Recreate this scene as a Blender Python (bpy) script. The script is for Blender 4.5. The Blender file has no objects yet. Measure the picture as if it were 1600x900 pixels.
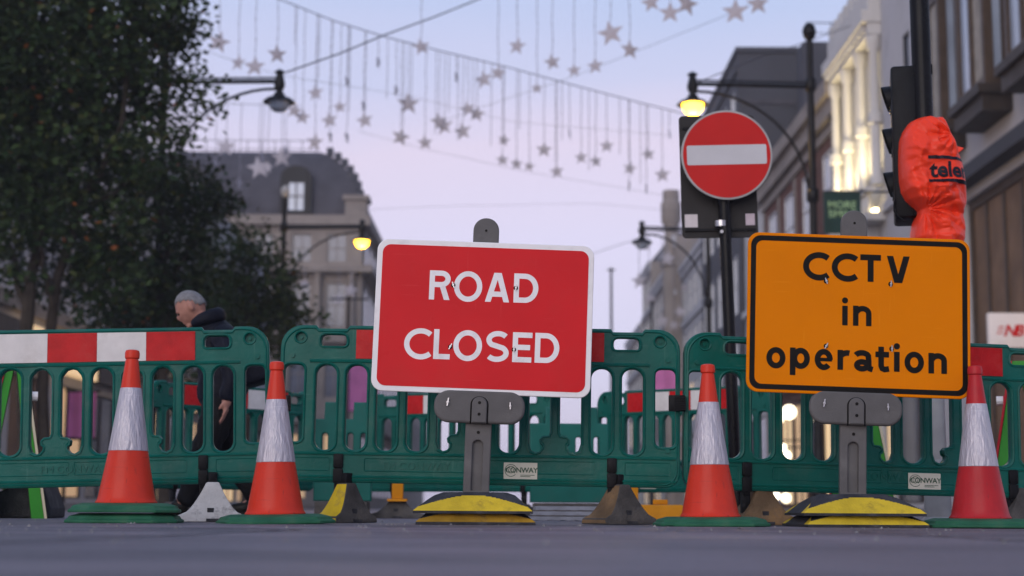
import bpy, bmesh, math, random
import numpy as np
from mathutils import Vector, Matrix, noise
random.seed(7); rng = np.random.default_rng(7)
sc = bpy.context.scene
C = sc.collection
PI = math.pi
R = math.radians

# ------------------------------------------------------------------ camera
F = 2400.0                                   # focal length in pixels of a 1600 wide frame
CAMZ = 0.0735
cam = bpy.data.cameras.new('camera'); cam.sensor_width = 36.0; cam.lens = F / 1600 * 36
cam.clip_start = 0.05; cam.clip_end = 3000
cam.dof.use_dof = True; cam.dof.focus_distance = 7.35; cam.dof.aperture_fstop = 2.0; cam.dof.aperture_blades = 0
co = bpy.data.objects.new('camera', cam); C.objects.link(co)
CM = Matrix.Rotation(R(90 + 8.18), 3, 'X') @ Matrix.Rotation(R(0.35), 3, 'Z')
co.matrix_world = Matrix.Translation((0, 0, CAMZ)) @ CM.to_4x4()
sc.camera = co

# ------------------------------------------------------------------ world, sun, exposure
SUN_EL, SUN_AZ = 20.0, 202.0                 # a broad glow of the sun just gone, behind the camera
w = bpy.data.worlds.new('World'); sc.world = w; w.use_nodes = True
nt = w.node_tree; N = nt.nodes; L = nt.links
bg = N['Background']
tc = N.new('ShaderNodeTexCoord'); sx = N.new('ShaderNodeSeparateXYZ'); L.new(tc.outputs['Generated'], sx.inputs[0])
mp = N.new('ShaderNodeMapping'); mp.inputs['Scale'].default_value = (1.6, 1.6, 7.0); L.new(tc.outputs['Generated'], mp.inputs[0])
nz = N.new('ShaderNodeTexNoise'); nz.inputs['Scale'].default_value = 1.7; nz.inputs['Detail'].default_value = 3; L.new(mp.outputs[0], nz.inputs[0])
mm = N.new('ShaderNodeMath'); mm.operation = 'MULTIPLY_ADD'; mm.inputs[1].default_value = 0.10; L.new(nz.outputs[0], mm.inputs[0])
ms = N.new('ShaderNodeMath'); ms.operation = 'SUBTRACT'; ms.inputs[1].default_value = 0.05
L.new(sx.outputs[2], ms.inputs[0]); L.new(ms.outputs[0], mm.inputs[2])
rp = N.new('ShaderNodeValToRGB'); L.new(mm.outputs[0], rp.inputs[0])
stops = [(0.0, (.72, .65, .84)), (0.10, (.73, .71, .96)), (0.16, (.76, .71, .95)), (0.215, (.78, .685, .88)),
         (0.27, (.61, .63, .88)), (0.34, (.47, .58, .87)), (0.6, (.36, .47, .76)), (1.0, (.30, .41, .70))]
el = rp.color_ramp.elements
while len(el) < len(stops): el.new(0.5)
for e, (p, c) in zip(el, stops): e.position = p; e.color = (*c, 1)
sky = N.new('ShaderNodeTexSky'); sky.sky_type = 'NISHITA'; sky.sun_disc = False
sky.sun_elevation = R(4); sky.sun_rotation = R(SUN_AZ); sky.dust_density = 2.0
sk = N.new('ShaderNodeMix'); sk.data_type = 'RGBA'; sk.blend_type = 'ADD'; sk.inputs[0].default_value = 0.025
L.new(rp.outputs[0], sk.inputs[6]); L.new(sky.outputs[0], sk.inputs[7]); L.new(sk.outputs[2], bg.inputs[0])
bg.inputs[1].default_value = 0.90
sun = bpy.data.lights.new('sun', 'SUN'); sun.energy = 1.5; sun.angle = R(50); sun.color = (1.0, .93, .90)
so = bpy.data.objects.new('sun', sun); C.objects.link(so)
sd = Vector((math.sin(R(SUN_AZ)) * math.cos(R(SUN_EL)), math.cos(R(SUN_AZ)) * math.cos(R(SUN_EL)), math.sin(R(SUN_EL))))
so.rotation_euler = sd.to_track_quat('Z', 'Y').to_euler()
sc.view_settings.view_transform = 'Standard'; sc.view_settings.look = 'None'
sc.view_settings.exposure = 0.12; sc.view_settings.gamma = 1.0; sc.view_settings.use_curve_mapping = False
sc.render.engine = 'CYCLES'
sc.cycles.use_denoising = True
sc.cycles.max_bounces = 6; sc.cycles.diffuse_bounces = 3; sc.cycles.glossy_bounces = 3; sc.cycles.transmission_bounces = 4
sc.cycles.sample_clamp_indirect = 4.0

# ------------------------------------------------------------------ helpers
def at(px, py, Y):
    """point of the place at distance Y along the street, seen at a pixel of the photograph"""
    d = CM @ Vector(((px - 800) / F, (450 - py) / F, -1.0))
    t = Y / d.y
    return Vector((d.x * t, Y, CAMZ + d.z * t))

def mat(name, base, rough=.6, var=.18, scale=6, bump=.0, bscale=60, metal=0., dirt=None, dirt_amt=.5, dscale=3., spec=.12, det=5, hue=None, scr=None, stretch=None):
    m = bpy.data.materials.new(name); m.use_nodes = True
    n = m.node_tree.nodes; l = m.node_tree.links; b = n['Principled BSDF']
    b.inputs['Roughness'].default_value = rough; b.inputs['Metallic'].default_value = metal
    b.inputs['Specular IOR Level'].default_value = spec
    t = n.new('ShaderNodeTexCoord')
    a = n.new('ShaderNodeTexNoise'); a.inputs['Scale'].default_value = scale; a.inputs['Detail'].default_value = det
    l.new(t.outputs['Object'], a.inputs[0])
    r = n.new('ShaderNodeValToRGB'); l.new(a.outputs[0], r.inputs[0])
    h = hue or base
    r.color_ramp.elements[0].position = .3; r.color_ramp.elements[1].position = .7
    r.color_ramp.elements[0].color = (*[c * (1 - var) for c in base], 1)
    r.color_ramp.elements[1].color = (*[min(1, c * (1 + var)) for c in h], 1)
    out = r.outputs[0]
    if dirt is not None:
        d = n.new('ShaderNodeTexNoise'); d.inputs['Scale'].default_value = dscale; d.inputs['Detail'].default_value = 8
        d.inputs['Roughness'].default_value = .7; l.new(t.outputs['Object'], d.inputs[0])
        dr = n.new('ShaderNodeValToRGB'); dr.color_ramp.elements[0].position = .52; dr.color_ramp.elements[1].position = .72
        dr.color_ramp.elements[1].color = (dirt_amt,) * 3 + (1,); l.new(d.outputs[0], dr.inputs[0])
        mx = n.new('ShaderNodeMix'); mx.data_type = 'RGBA'; mx.inputs[7].default_value = (*dirt, 1)
        l.new(dr.outputs[0], mx.inputs[0]); l.new(out, mx.inputs[6]); out = mx.outputs[2]
    if scr is not None:
        for sc_, rot_ in (((3, 3, 55), 0.25), ((42, 42, 2.5), 0.1)):
            mp_ = n.new('ShaderNodeMapping'); mp_.inputs['Scale'].default_value = sc_; mp_.inputs['Rotation'].default_value = (0, rot_, 0); l.new(t.outputs['Object'], mp_.inputs[0])
            k_ = n.new('ShaderNodeTexNoise'); k_.inputs['Scale'].default_value = 1.6; k_.inputs['Detail'].default_value = 3; l.new(mp_.outputs[0], k_.inputs[0])
            q_ = n.new('ShaderNodeValToRGB'); q_.color_ramp.elements[0].position = .66; q_.color_ramp.elements[1].position = .74; q_.color_ramp.elements[1].color = (.55,) * 3 + (1,); l.new(k_.outputs[0], q_.inputs[0])
            x_ = n.new('ShaderNodeMix'); x_.data_type = 'RGBA'; x_.inputs[7].default_value = (*scr, 1)
            l.new(q_.outputs[0], x_.inputs[0]); l.new(out, x_.inputs[6]); out = x_.outputs[2]
    l.new(out, b.inputs['Base Color'])
    rr = n.new('ShaderNodeMapRange'); rr.inputs[3].default_value = max(.03, rough - .12); rr.inputs[4].default_value = min(1, rough + .12)
    a2 = n.new('ShaderNodeTexNoise'); a2.inputs['Scale'].default_value = scale * 2.3; a2.inputs['Detail'].default_value = 6
    l.new(t.outputs['Object'], a2.inputs[0]); l.new(a2.outputs[0], rr.inputs[0]); l.new(rr.outputs[0], b.inputs['Roughness'])
    if bump:
        bn = n.new('ShaderNodeTexNoise'); bn.inputs['Scale'].default_value = bscale; bn.inputs['Detail'].default_value = 4
        if stretch:
            ms_ = n.new('ShaderNodeMapping'); ms_.inputs['Scale'].default_value = stretch; l.new(t.outputs['Object'], ms_.inputs[0]); l.new(ms_.outputs[0], bn.inputs[0])
        else: l.new(t.outputs['Object'], bn.inputs[0])
        bp = n.new('ShaderNodeBump'); bp.inputs['Strength'].default_value = bump; bp.inputs['Distance'].default_value = .02
        l.new(bn.outputs[0], bp.inputs['Height']); l.new(bp.outputs[0], b.inputs['Normal'])
    return m

def emat(name, col, s):
    m = mat(name, tuple(min(.8, c) for c in col), .5)
    b = m.node_tree.nodes['Principled BSDF']
    b.inputs['Emission Color'].default_value = (*col, 1); b.inputs['Emission Strength'].default_value = s
    return m

def tag(o, label, cat, group=None):
    o['label'] = label; o['category'] = cat
    if group: o['group'] = group
    return o

def thing(name, label, cat, loc=(0, 0, 0), rz=0, group=None):
    o = bpy.data.objects.new(name, None); C.objects.link(o); o.empty_display_size = .1
    o.location = loc; o.rotation_euler = (0, 0, rz)
    return tag(o, label, cat, group)

def link(name, me, parent=None, loc=None, rot=None, mats=None, smooth=35):
    if mats is not None:
        for m in (mats if isinstance(mats, (list, tuple)) else [mats]): me.materials.append(m)
    if smooth and len(me.polygons):
        me.shade_smooth(); me.set_sharp_from_angle(angle=R(smooth))
    o = bpy.data.objects.new(name, me); C.objects.link(o)
    if parent is not None: o.parent = parent
    if loc is not None: o.location = loc
    if rot is not None: o.rotation_euler = rot
    return o

def copy_tree(o, parent=None):
    c = o.copy(); C.objects.link(c); c.parent = parent
    for ch in list(o.children): copy_tree(ch, c)
    return c

class MB:
    def __init__(s): s.v = []; s.f = []; s.m = []
    def add(s, vs, fs, mi=0):
        k = len(s.v); s.v += [tuple(v) for v in vs]
        for f in fs: s.f.append(tuple(i + k for i in f)); s.m.append(mi)
        return s
    def box(s, a, b, mi=0):
        x0, y0, z0 = a; x1, y1, z1 = b
        v = [(x0, y0, z0), (x1, y0, z0), (x1, y1, z0), (x0, y1, z0), (x0, y0, z1), (x1, y0, z1), (x1, y1, z1), (x0, y1, z1)]
        return s.add(v, [(0, 3, 2, 1), (4, 5, 6, 7), (0, 1, 5, 4), (1, 2, 6, 5), (2, 3, 7, 6), (3, 0, 4, 7)], mi)
    def frustum(s, a, b, z0, z1, mi=0, c=(0, 0)):
        (ax, ay), (bx, by) = a, b
        v = [(c[0] + sx_ * ax, c[1] + sy_ * ay, z0) for sx_, sy_ in ((-1, -1), (1, -1), (1, 1), (-1, 1))] + \
            [(c[0] + sx_ * bx, c[1] + sy_ * by, z1) for sx_, sy_ in ((-1, -1), (1, -1), (1, 1), (-1, 1))]
        return s.add(v, [(0, 3, 2, 1), (4, 5, 6, 7), (0, 1, 5, 4), (1, 2, 6, 5), (2, 3, 7, 6), (3, 0, 4, 7)], mi)
    def tube(s, pts, rad, n=8, mi=0, cap=True):
        pts = [Vector(p) for p in pts]
        if not isinstance(rad, (list, tuple)): rad = [rad] * len(pts)
        rings = []; prev = None
        for i, p in enumerate(pts):
            d = (pts[min(i + 1, len(pts) - 1)] - pts[max(i - 1, 0)]).normalized()
            if prev is None:
                a = d.orthogonal().normalized()
            else:
                a = prev - d * prev.dot(d); a.normalize()
            prev = a; b = d.cross(a)
            rings.append([p + (a * math.cos(2 * PI * k / n) + b * math.sin(2 * PI * k / n)) * rad[i] for k in range(n)])
        v = [q for r_ in rings for q in r_]; f = []
        for i in range(len(pts) - 1):
            for k in range(n):
                k2 = (k + 1) % n
                f.append((i * n + k, i * n + k2, (i + 1) * n + k2, (i + 1) * n + k))
        if cap:
            f.append(tuple(range(n))[::-1]); f.append(tuple((len(pts) - 1) * n + k for k in range(n)))
        return s.add(v, f, mi)
    def lathe(s, prof, n=32, mi=0, c=(0, 0, 0), phase=0, cap=True):
        v = []; f = []
        for r_, z in prof:
            for k in range(n):
                a = 2 * PI * k / n + phase
                v.append((c[0] + r_ * math.cos(a), c[1] + r_ * math.sin(a), c[2] + z))
        for i in range(len(prof) - 1):
            for k in range(n):
                k2 = (k + 1) % n
                f.append((i * n + k, i * n + k2, (i + 1) * n + k2, (i + 1) * n + k))
        if cap:
            f.append(tuple(range(n))[::-1]); f.append(tuple((len(prof) - 1) * n + k for k in range(n)))
        return s.add(v, f, mi)
    def prism(s, poly, y0, y1, mi=0):
        """polygon in x,z (counter-clockwise seen from -y) extruded from y0 (front) to y1"""
        n = len(poly)
        v = [(x, y0, z) for x, z in poly] + [(x, y1, z) for x, z in poly]
        f = [tuple(range(n)), tuple(range(2 * n - 1, n - 1, -1))]
        f += [(i, i + n, (i + 1) % n + n, (i + 1) % n) for i in range(n)]
        return s.add(v, f, mi)
    def mesh(s, name):
        me = bpy.data.meshes.new(name); me.from_pydata(s.v, [], s.f)
        me.polygons.foreach_set('material_index', s.m); me.update()
        bm = bmesh.new(); bm.from_mesh(me); bmesh.ops.recalc_face_normals(bm, faces=bm.faces); bm.to_mesh(me); bm.free()
        return me
    def build(s, name, mats, parent=None, loc=None, rot=None, smooth=35, bevel=0):
        me = s.mesh(name)
        if bevel:
            bm = bmesh.new(); bm.from_mesh(me)
            es = [e for e in bm.edges if len(e.link_faces) == 2 and e.calc_face_angle(0) > R(30)]
            bmesh.ops.bevel(bm, geom=es, offset=bevel, segments=2, affect='EDGES', profile=.5, clamp_overlap=True)
            bm.to_mesh(me); bm.free()
        return link(name, me, parent, loc, rot, mats, smooth)

def rrect(x0, z0, x1, z1, r, seg=6):
    if not isinstance(r, (list, tuple)): r = [r] * 4
    p = []
    for (cx, cz, a, q) in ((x1 - r[0], z0 + r[0], -90, r[0]), (x1 - r[1], z1 - r[1], 0, r[1]), (x0 + r[2], z1 - r[2], 90, r[2]), (x0 + r[3], z0 + r[3], 180, r[3])):
        for k in range(seg + 1):
            t = R(a + 90 * k / seg); p.append((cx + q * math.cos(t), cz + q * math.sin(t)))
    return p

def circle(cx, cz, r, n=20): return [(cx + r * math.cos(2 * PI * k / n), cz + r * math.sin(2 * PI * k / n)) for k in range(n)]

def plate_mesh(loops, thick, bevel=0.0, y=0.0, res=2):
    """filled outlines with holes in x,z -> mesh centred on y"""
    cu = bpy.data.curves.new('outline', 'CURVE'); cu.dimensions = '2D'; cu.fill_mode = 'BOTH'
    cu.extrude = max(0, thick / 2 - bevel); cu.bevel_depth = bevel; cu.bevel_resolution = res
    if bevel: cu.offset = -bevel
    for lp in loops:
        sp = cu.splines.new('POLY'); sp.points.add(len(lp) - 1); sp.use_cyclic_u = True
        for q, (x, z) in zip(sp.points, lp): q.co = (x, z, 0, 1)
    o = bpy.data.objects.new('outline', cu); C.objects.link(o)
    dg = bpy.context.evaluated_depsgraph_get(); me = bpy.data.meshes.new_from_object(o.evaluated_get(dg))
    bpy.data.objects.remove(o); bpy.data.curves.remove(cu)
    me.transform(Matrix.Translation((0, y, 0)) @ Matrix.Rotation(R(90), 4, 'X'))
    me.materials.clear()
    return me

def text_mesh(body, size, extrude=0.0, offset=0.0, align='CENTER', shear=0.0, spacing=1.0):
    cu = bpy.data.curves.new('lettering', 'FONT'); cu.body = body; cu.size = size; cu.extrude = extrude; cu.offset = offset
    cu.align_x = align; cu.align_y = 'CENTER'; cu.shear = shear; cu.space_character = spacing; cu.resolution_u = 4
    o = bpy.data.objects.new('lettering', cu); C.objects.link(o)
    dg = bpy.context.evaluated_depsgraph_get(); me = bpy.data.meshes.new_from_object(o.evaluated_get(dg))
    bpy.data.objects.remove(o); bpy.data.curves.remove(cu)
    me.transform(Matrix.Rotation(R(90), 4, 'X')); me.materials.clear()
    return me

def join_meshes(name, meshes):
    bm = bmesh.new()
    for me in meshes: bm.from_mesh(me)
    out = bpy.data.meshes.new(name); bm.to_mesh(out); bm.free()
    return out

# ------------------------------------------------------------------ materials
M = {}
M['asphalt'] = mat('asphalt', (.145, .124, .140), .55, .30, 1.3, .55, 160, dirt=(.14, .14, .15), dirt_amt=.5, dscale=.9, det=9, spec=.4)
def asphalt_bands(m):
    n = m.node_tree.nodes; l = m.node_tree.links; b = n['Principled BSDF']
    src = b.inputs['Base Color'].links[0].from_socket
    t = n.new('ShaderNodeTexCoord'); mp_ = n.new('ShaderNodeMapping'); mp_.inputs['Scale'].default_value = (.35, 2.6, 1); l.new(t.outputs['Object'], mp_.inputs[0])
    a = n.new('ShaderNodeTexNoise'); a.inputs['Scale'].default_value = 1.4; a.inputs['Detail'].default_value = 5; l.new(mp_.outputs[0], a.inputs[0])
    r = n.new('ShaderNodeValToRGB'); r.color_ramp.elements[0].position = .35; r.color_ramp.elements[1].position = .68
    r.color_ramp.elements[0].color = (.58, .58, .60, 1); r.color_ramp.elements[1].color = (1.75, 1.70, 1.64, 1); l.new(a.outputs[0], r.inputs[0])
    x = n.new('ShaderNodeMix'); x.data_type = 'RGBA'; x.blend_type = 'MULTIPLY'; x.inputs[0].default_value = 1
    l.new(src, x.inputs[6]); l.new(r.outputs[0], x.inputs[7])
    # pale aggregate chips
    v = n.new('ShaderNodeTexVoronoi'); v.inputs['Scale'].default_value = 110; l.new(t.outputs['Object'], v.inputs[0])
    q = n.new('ShaderNodeValToRGB'); q.color_ramp.elements[0].position = .0; q.color_ramp.elements[1].position = .42
    q.color_ramp.elements[0].color = (2.3, 2.3, 2.25, 1); q.color_ramp.elements[1].color = (.72, .72, .74, 1); l.new(v.outputs['Distance'], q.inputs[0])
    y = n.new('ShaderNodeMix'); y.data_type = 'RGBA'; y.blend_type = 'MULTIPLY'; y.inputs[0].default_value = .8
    l.new(x.outputs[2], y.inputs[6]); l.new(q.outputs[0], y.inputs[7]); l.new(y.outputs[2], b.inputs['Base Color'])
asphalt_bands(M['asphalt'])
M['paving'] = mat('paving', (.16, .155, .15), .8, .2, .8, .1, 40)
M['kerb'] = mat('kerb', (.22, .21, .2), .8, .15, 2, .1, 40)
M['green'] = mat('green_plastic', (.003, .094, .072), .36, .16, 5, .10, 45, dirt=(.055, .12, .095), dirt_amt=.6, dscale=5.5, spec=.16, scr=(.035, .14, .11))
M['green_far'] = mat('green_plastic_aged', (.012, .115, .092), .45, .18, 4, .06, 45, dirt=(.06, .09, .08), dirt_amt=.4, dscale=3)
M['red_sheet'] = mat('red_reflective', (.45, .010, .012), .28, .16, 14, .12, 220, dirt=(.36, .05, .04), dirt_amt=.6, dscale=7)
M['white_sheet'] = mat('white_reflective', (.62, .59, .56), .3, .08, 12, .12, 220, dirt=(.42, .38, .34), dirt_amt=.5, dscale=7)
M['sign_red'] = mat('sign_red', (.57, .018, .022), .30, .07, 3, .05, 300, dirt=(.5, .035, .03), dirt_amt=.5, dscale=2.4, spec=.06, scr=(.60, .045, .045))
M['sign_white'] = mat('sign_white', (.76, .735, .72), .35, .04, 6, .04, 300, dirt=(.40, .37, .35), dirt_amt=.45, dscale=9)
M['sign_yellow'] = mat('sign_amber', (.68, .185, .0005), .34, .05, 3, .05, 300, dirt=(.60, .17, .002), dirt_amt=.4, dscale=3, spec=.03, scr=(.72, .22, .008))
M['sign_black'] = mat('sign_black', (.006, .005, .004), .45, .2, 10, spec=.1)
M['grey_plastic'] = mat('grey_plastic', (.105, .10, .098), .5, .12, 8, .10, 160, dirt=(.19, .18, .17), dirt_amt=.35, dscale=6)
M['rubber'] = mat('black_rubber', (.036, .036, .040), .7, .35, 8, .35, 90, dirt=(.12, .115, .11), dirt_amt=.5, dscale=7)
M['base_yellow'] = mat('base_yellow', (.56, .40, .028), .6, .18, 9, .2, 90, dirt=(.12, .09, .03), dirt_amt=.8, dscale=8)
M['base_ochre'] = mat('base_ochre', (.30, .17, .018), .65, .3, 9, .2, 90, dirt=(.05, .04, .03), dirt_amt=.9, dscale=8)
M['cone_red'] = mat('cone_red', (.56, .036, .016), .33, .14, 5, .06, 60, dirt=(.34, .03, .025), dirt_amt=.55, dscale=5, spec=.16, scr=(.22, .03, .025))
M['cone_green'] = mat('cone_base_green', (.022, .105, .055), .55, .22, 8, .15, 70, dirt=(.08, .10, .06), dirt_amt=.5, dscale=8)
M['sleeve'] = mat('sleeve', (.41, .38, .415), .34, .08, 10, .6, 60, metal=.2, dirt=(.36, .33, .36), dirt_amt=.5, dscale=16, spec=.5, stretch=(1, 1, .22), scr=(.60, .56, .57))
M['black_plastic'] = mat('black_plastic', (.007, .007, .008), .5, .2, 10, .1, 60)
M['steel'] = mat('steel', (.42, .42, .43), .3, .2, 30, metal=.9)
M['foot_white'] = mat('foot_white', (.52, .50, .47), .7, .12, 10, .3, 70, dirt=(.035, .03, .028), dirt_amt=.95, dscale=9)
M['foot_dark'] = mat('foot_dark', (.075, .068, .062), .75, .3, 9, .4, 80, dirt=(.16, .13, .10), dirt_amt=.5, dscale=8)
M['foot_brown'] = mat('foot_brown', (.15, .098, .055), .8, .45, 6, .4, 80, dirt=(.28, .15, .05), dirt_amt=.7, dscale=6)
M['foot_yellow'] = mat('foot_yellow', (.60, .41, .02), .6, .15, 9, .2, 70, dirt=(.2, .15, .08), dirt_amt=.7, dscale=14)
M['sticker'] = mat('sticker', (.60, .58, .47), .4, .06, 20)
M['sticker_green'] = mat('sticker_green', (.03, .085, .05), .5, .2, 20)
M['bag'] = mat('bag_orange', (.80, .050, .018), .34, .10, 5, .12, 40, spec=.2)
M['bag_print'] = mat('bag_print', (.012, .010, .016), .45, .2, 10)
M['black_paint'] = mat('black_paint', (.006, .006, .007), .3, .2, 6, .03, 60)
M['board_dark'] = mat('board_dark', (.030, .028, .027), .5, .15, 6, .05, 60)
M['post_grey'] = mat('post_grey', (.34, .33, .32), .45, .12, 8)
M['slate'] = mat('slate', (.060, .058, .070), .7, .2, 1.2, .3, 12)
M['stone'] = mat('stone', (.235, .205, .185), .85, .14, .6, .3, 6, dirt=(.13, .115, .11), dirt_amt=.6, dscale=.5)
M['stone_pale'] = mat('stone_pale', (.42, .415, .435), .85, .10, .6, .2, 6, dirt=(.2, .2, .2), dirt_amt=.5, dscale=.6)
M['stone_white'] = mat('stone_white', (.50, .49, .48), .8, .08, .8, .2, 8, dirt=(.3, .29, .28), dirt_amt=.5, dscale=.8)
M['brick'] = mat('brick', (.115, .055, .043), .85, .22, 1.2, .3, 18)
M['dark_wall'] = mat('dark_wall', (.052, .054, .066), .7, .12, .5, .1, 5)
M['bronze'] = mat('bronze', (.060, .042, .030), .45, .2, 3)
M['dark_shop'] = mat('dark_shop', (.035, .027, .022), .5, .3, 1.5)
M['shop_brown'] = mat('shop_brown', (.16, .10, .062), .6, .25, 1.2)
M['frame_white'] = mat('frame_white', (.55, .55, .56), .5, .1, 4)
M['glass'] = mat('glass', (.055, .065, .085), .08, .3, 1.0, spec=1.0)
M['glass_pale'] = mat('glass_pale', (.30, .36, .46), .10, .2, .6, spec=1.0)
M['curtain'] = mat('curtain', (.30, .28, .25), .8, .2, 3)
M['glass_mid'] = mat('glass_mid', (.12, .13, .165), .12, .3, .6, spec=.6)
M['lit'] = emat('lit_window', (1.0, .80, .45), 1.15)
M['lit_warm'] = emat('lit_shop', (1.0, .66, .36), .55)
M['lit_dim'] = emat('lit_dim', (.95, .58, .32), .30)
M['lamp_on'] = emat('lamp_on', (1.0, .50, .03), 12)
M['globe'] = emat('globe_on', (1.0, .86, .62), 3.5)
M['uplight'] = emat('uplight', (1.0, .78, .42), 9)
M['pink'] = mat('pink_print', (.52, .16, .38), .6, .15, 1.5)
M['star'] = mat('star', (.37, .35, .39), .45, .10, 3)
M['string'] = mat('string', (.19, .185, .22), .6, .2, 3)
M['wire'] = mat('wire', (.05, .05, .065), .6, .2, 3)
M['bark'] = mat('bark', (.035, .028, .022), .9, .3, 6, .6, 20)
M['skin'] = mat('skin', (.33, .165, .125), .5, .12, 20, .1, 90)
M['hair'] = mat('hair', (.21, .205, .21), .7, .25, 60, .6, 220)
M['jacket'] = mat('jacket', (.005, .006, .012), .6, .3, 10, .4, 22)
M['trousers'] = mat('trousers', (.007, .007, .008), .75, .3, 10, .3, 22)
M['leather'] = mat('leather', (.010, .009, .008), .4, .2, 10)
M['board_green'] = mat('board_green', (.045, .26, .035), .45, .15, 5)
M['red_plain'] = mat('red_plain', (.45, .02, .03), .5, .12, 6)
M['cream'] = mat('cream', (.62, .55, .38), .6, .1, 5)
M['sign_dkgreen'] = mat('sign_dkgreen', (.012, .036, .030), .5, .2, 3)
M['sign_lime'] = mat('sign_lime', (.30, .46, .24), .5, .1, 3)
M['alu'] = mat('aluminium', (.40, .41, .45), .42, .15, 12, metal=.6)
M['amber_block'] = mat('amber_block', (.62, .24, .01), .6, .15, 6, .1, 40)

# ------------------------------------------------------------------ the ground
def sheet(name, x0, x1, y0, y1, z, m, kind='structure'):
    b = MB(); b.add([(x0, y0, z), (x1, y0, z), (x1, y1, z), (x0, y1, z)], [(0, 1, 2, 3)])
    o = b.build(name, m, smooth=0); o['kind'] = kind; return o
sheet('road', -300, 300, -60, 900, 0, M['asphalt'])
for s in (-1, 1):
    b = MB(); b.box((min(s * 7.35, s * 40), 15, .002), (max(s * 7.35, s * 40), 260, .118))
    o = b.build('pavement_left' if s < 0 else 'pavement_right', M['paving'], smooth=0); o['kind'] = 'structure'
    b = MB(); b.box((min(s * 7.2, s * 7.35), 15, .002), (max(s * 7.2, s * 7.35), 260, .122))
    o = b.build('kerb_left' if s < 0 else 'kerb_right', M['kerb'], smooth=0); o['kind'] = 'structure'
# worn painted line across the closed carriageway mouth
b = MB(); random.seed(3)
x = -4.0
while x < 4.2:
    l = random.uniform(.25, .9); g = random.uniform(.02, .18)
    b.add([(x, 6.02 + random.uniform(-.01, .01), .004), (x + l, 6.02 + random.uniform(-.01, .01), .004), (x + l, 6.11, .004), (x, 6.11 + random.uniform(-.012, .012), .004)], [(0, 1, 2, 3)]); x += l + g
o = b.build('worn_line', mat('worn_paint', (.17, .17, .175), .7, .4, 9, .3, 120, dirt=(.06, .06, .065), dirt_amt=1, dscale=5), smooth=0); o['kind'] = 'structure'

b = MB(); random.seed(5)
for (p0, p1) in (((-4, 5.1), (4, 5.5)), ((-1.2, 2.0), (-.7, 5.2)), ((1.4, 2.2), (1.2, 5.4)), ((-4, 7.0), (4, 6.75))):
    n_ = 40; pts = [(p0[0] + (p1[0] - p0[0]) * i / n_ + random.uniform(-.012, .012), p0[1] + (p1[1] - p0[1]) * i / n_ + random.uniform(-.02, .02)) for i in range(n_ + 1)]
    dx, dy = p1[0] - p0[0], p1[1] - p0[1]; q = math.hypot(dx, dy); nx, ny = -dy / q, dx / q
    wd = [random.uniform(.008, .022) for _ in pts]; k0 = len(b.v)
    zz = .003 + .0006 * (len(b.f) // 40)
    b.add([(x + nx * w_, y + ny * w_, zz) for (x, y), w_ in zip(pts, wd)] + [(x - nx * w_, y - ny * w_, zz) for (x, y), w_ in zip(pts, wd)], [(i, i + 1, n_ + 2 + i, n_ + 1 + i) for i in range(n_)])
o = b.build('tar_seam', mat('tar', (.022, .022, .025), .45, .3, 20, spec=.4), smooth=0); o['kind'] = 'structure'

# ------------------------------------------------------------------ buildings
def wall_mesh(W, H, rects, D=9.0, dep=.22, z0=0.0):
    xs = sorted({0, W, *[r[0] for r in rects], *[r[2] for r in rects]}); zs = sorted({z0, H, *[r[1] for r in rects], *[r[3] for r in rects]})
    b = MB()
    for i in range(len(xs) - 1):
        for j in range(len(zs) - 1):
            cx, cz = (xs[i] + xs[i + 1]) / 2, (zs[j] + zs[j + 1]) / 2
            if any(r[0] < cx < r[2] and r[1] < cz < r[3] for r in rects): continue
            b.add([(xs[i], 0, zs[j]), (xs[i + 1], 0, zs[j]), (xs[i + 1], 0, zs[j + 1]), (xs[i], 0, zs[j + 1])], [(0, 1, 2, 3)])
    for x0, a0, x1, a1 in [r[:4] for r in rects]:
        b.add([(x0, 0, a0), (x1, 0, a0), (x1, 0, a1), (x0, 0, a1), (x0, dep, a0), (x1, dep, a0), (x1, dep, a1), (x0, dep, a1)],
              [(0, 4, 5, 1), (1, 5, 6, 2), (2, 6, 7, 3), (3, 7, 4, 0)])
    b.add([(0, 0, z0), (0, D, z0), (0, D, H), (0, 0, H)], [(0, 1, 2, 3)]); b.add([(W, 0, z0), (W, D, z0), (W, D, H), (W, 0, H)], [(3, 2, 1, 0)])
    b.add([(0, D, z0), (W, D, z0), (W, D, H), (0, D, H)], [(3, 2, 1, 0)]); b.add([(0, 0, H), (W, 0, H), (W, D, H), (0, D, H)], [(0, 1, 2, 3)])
    me = bpy.data.meshes.new('wall'); me.from_pydata(b.v, [], b.f); me.update()
    return me

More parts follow.
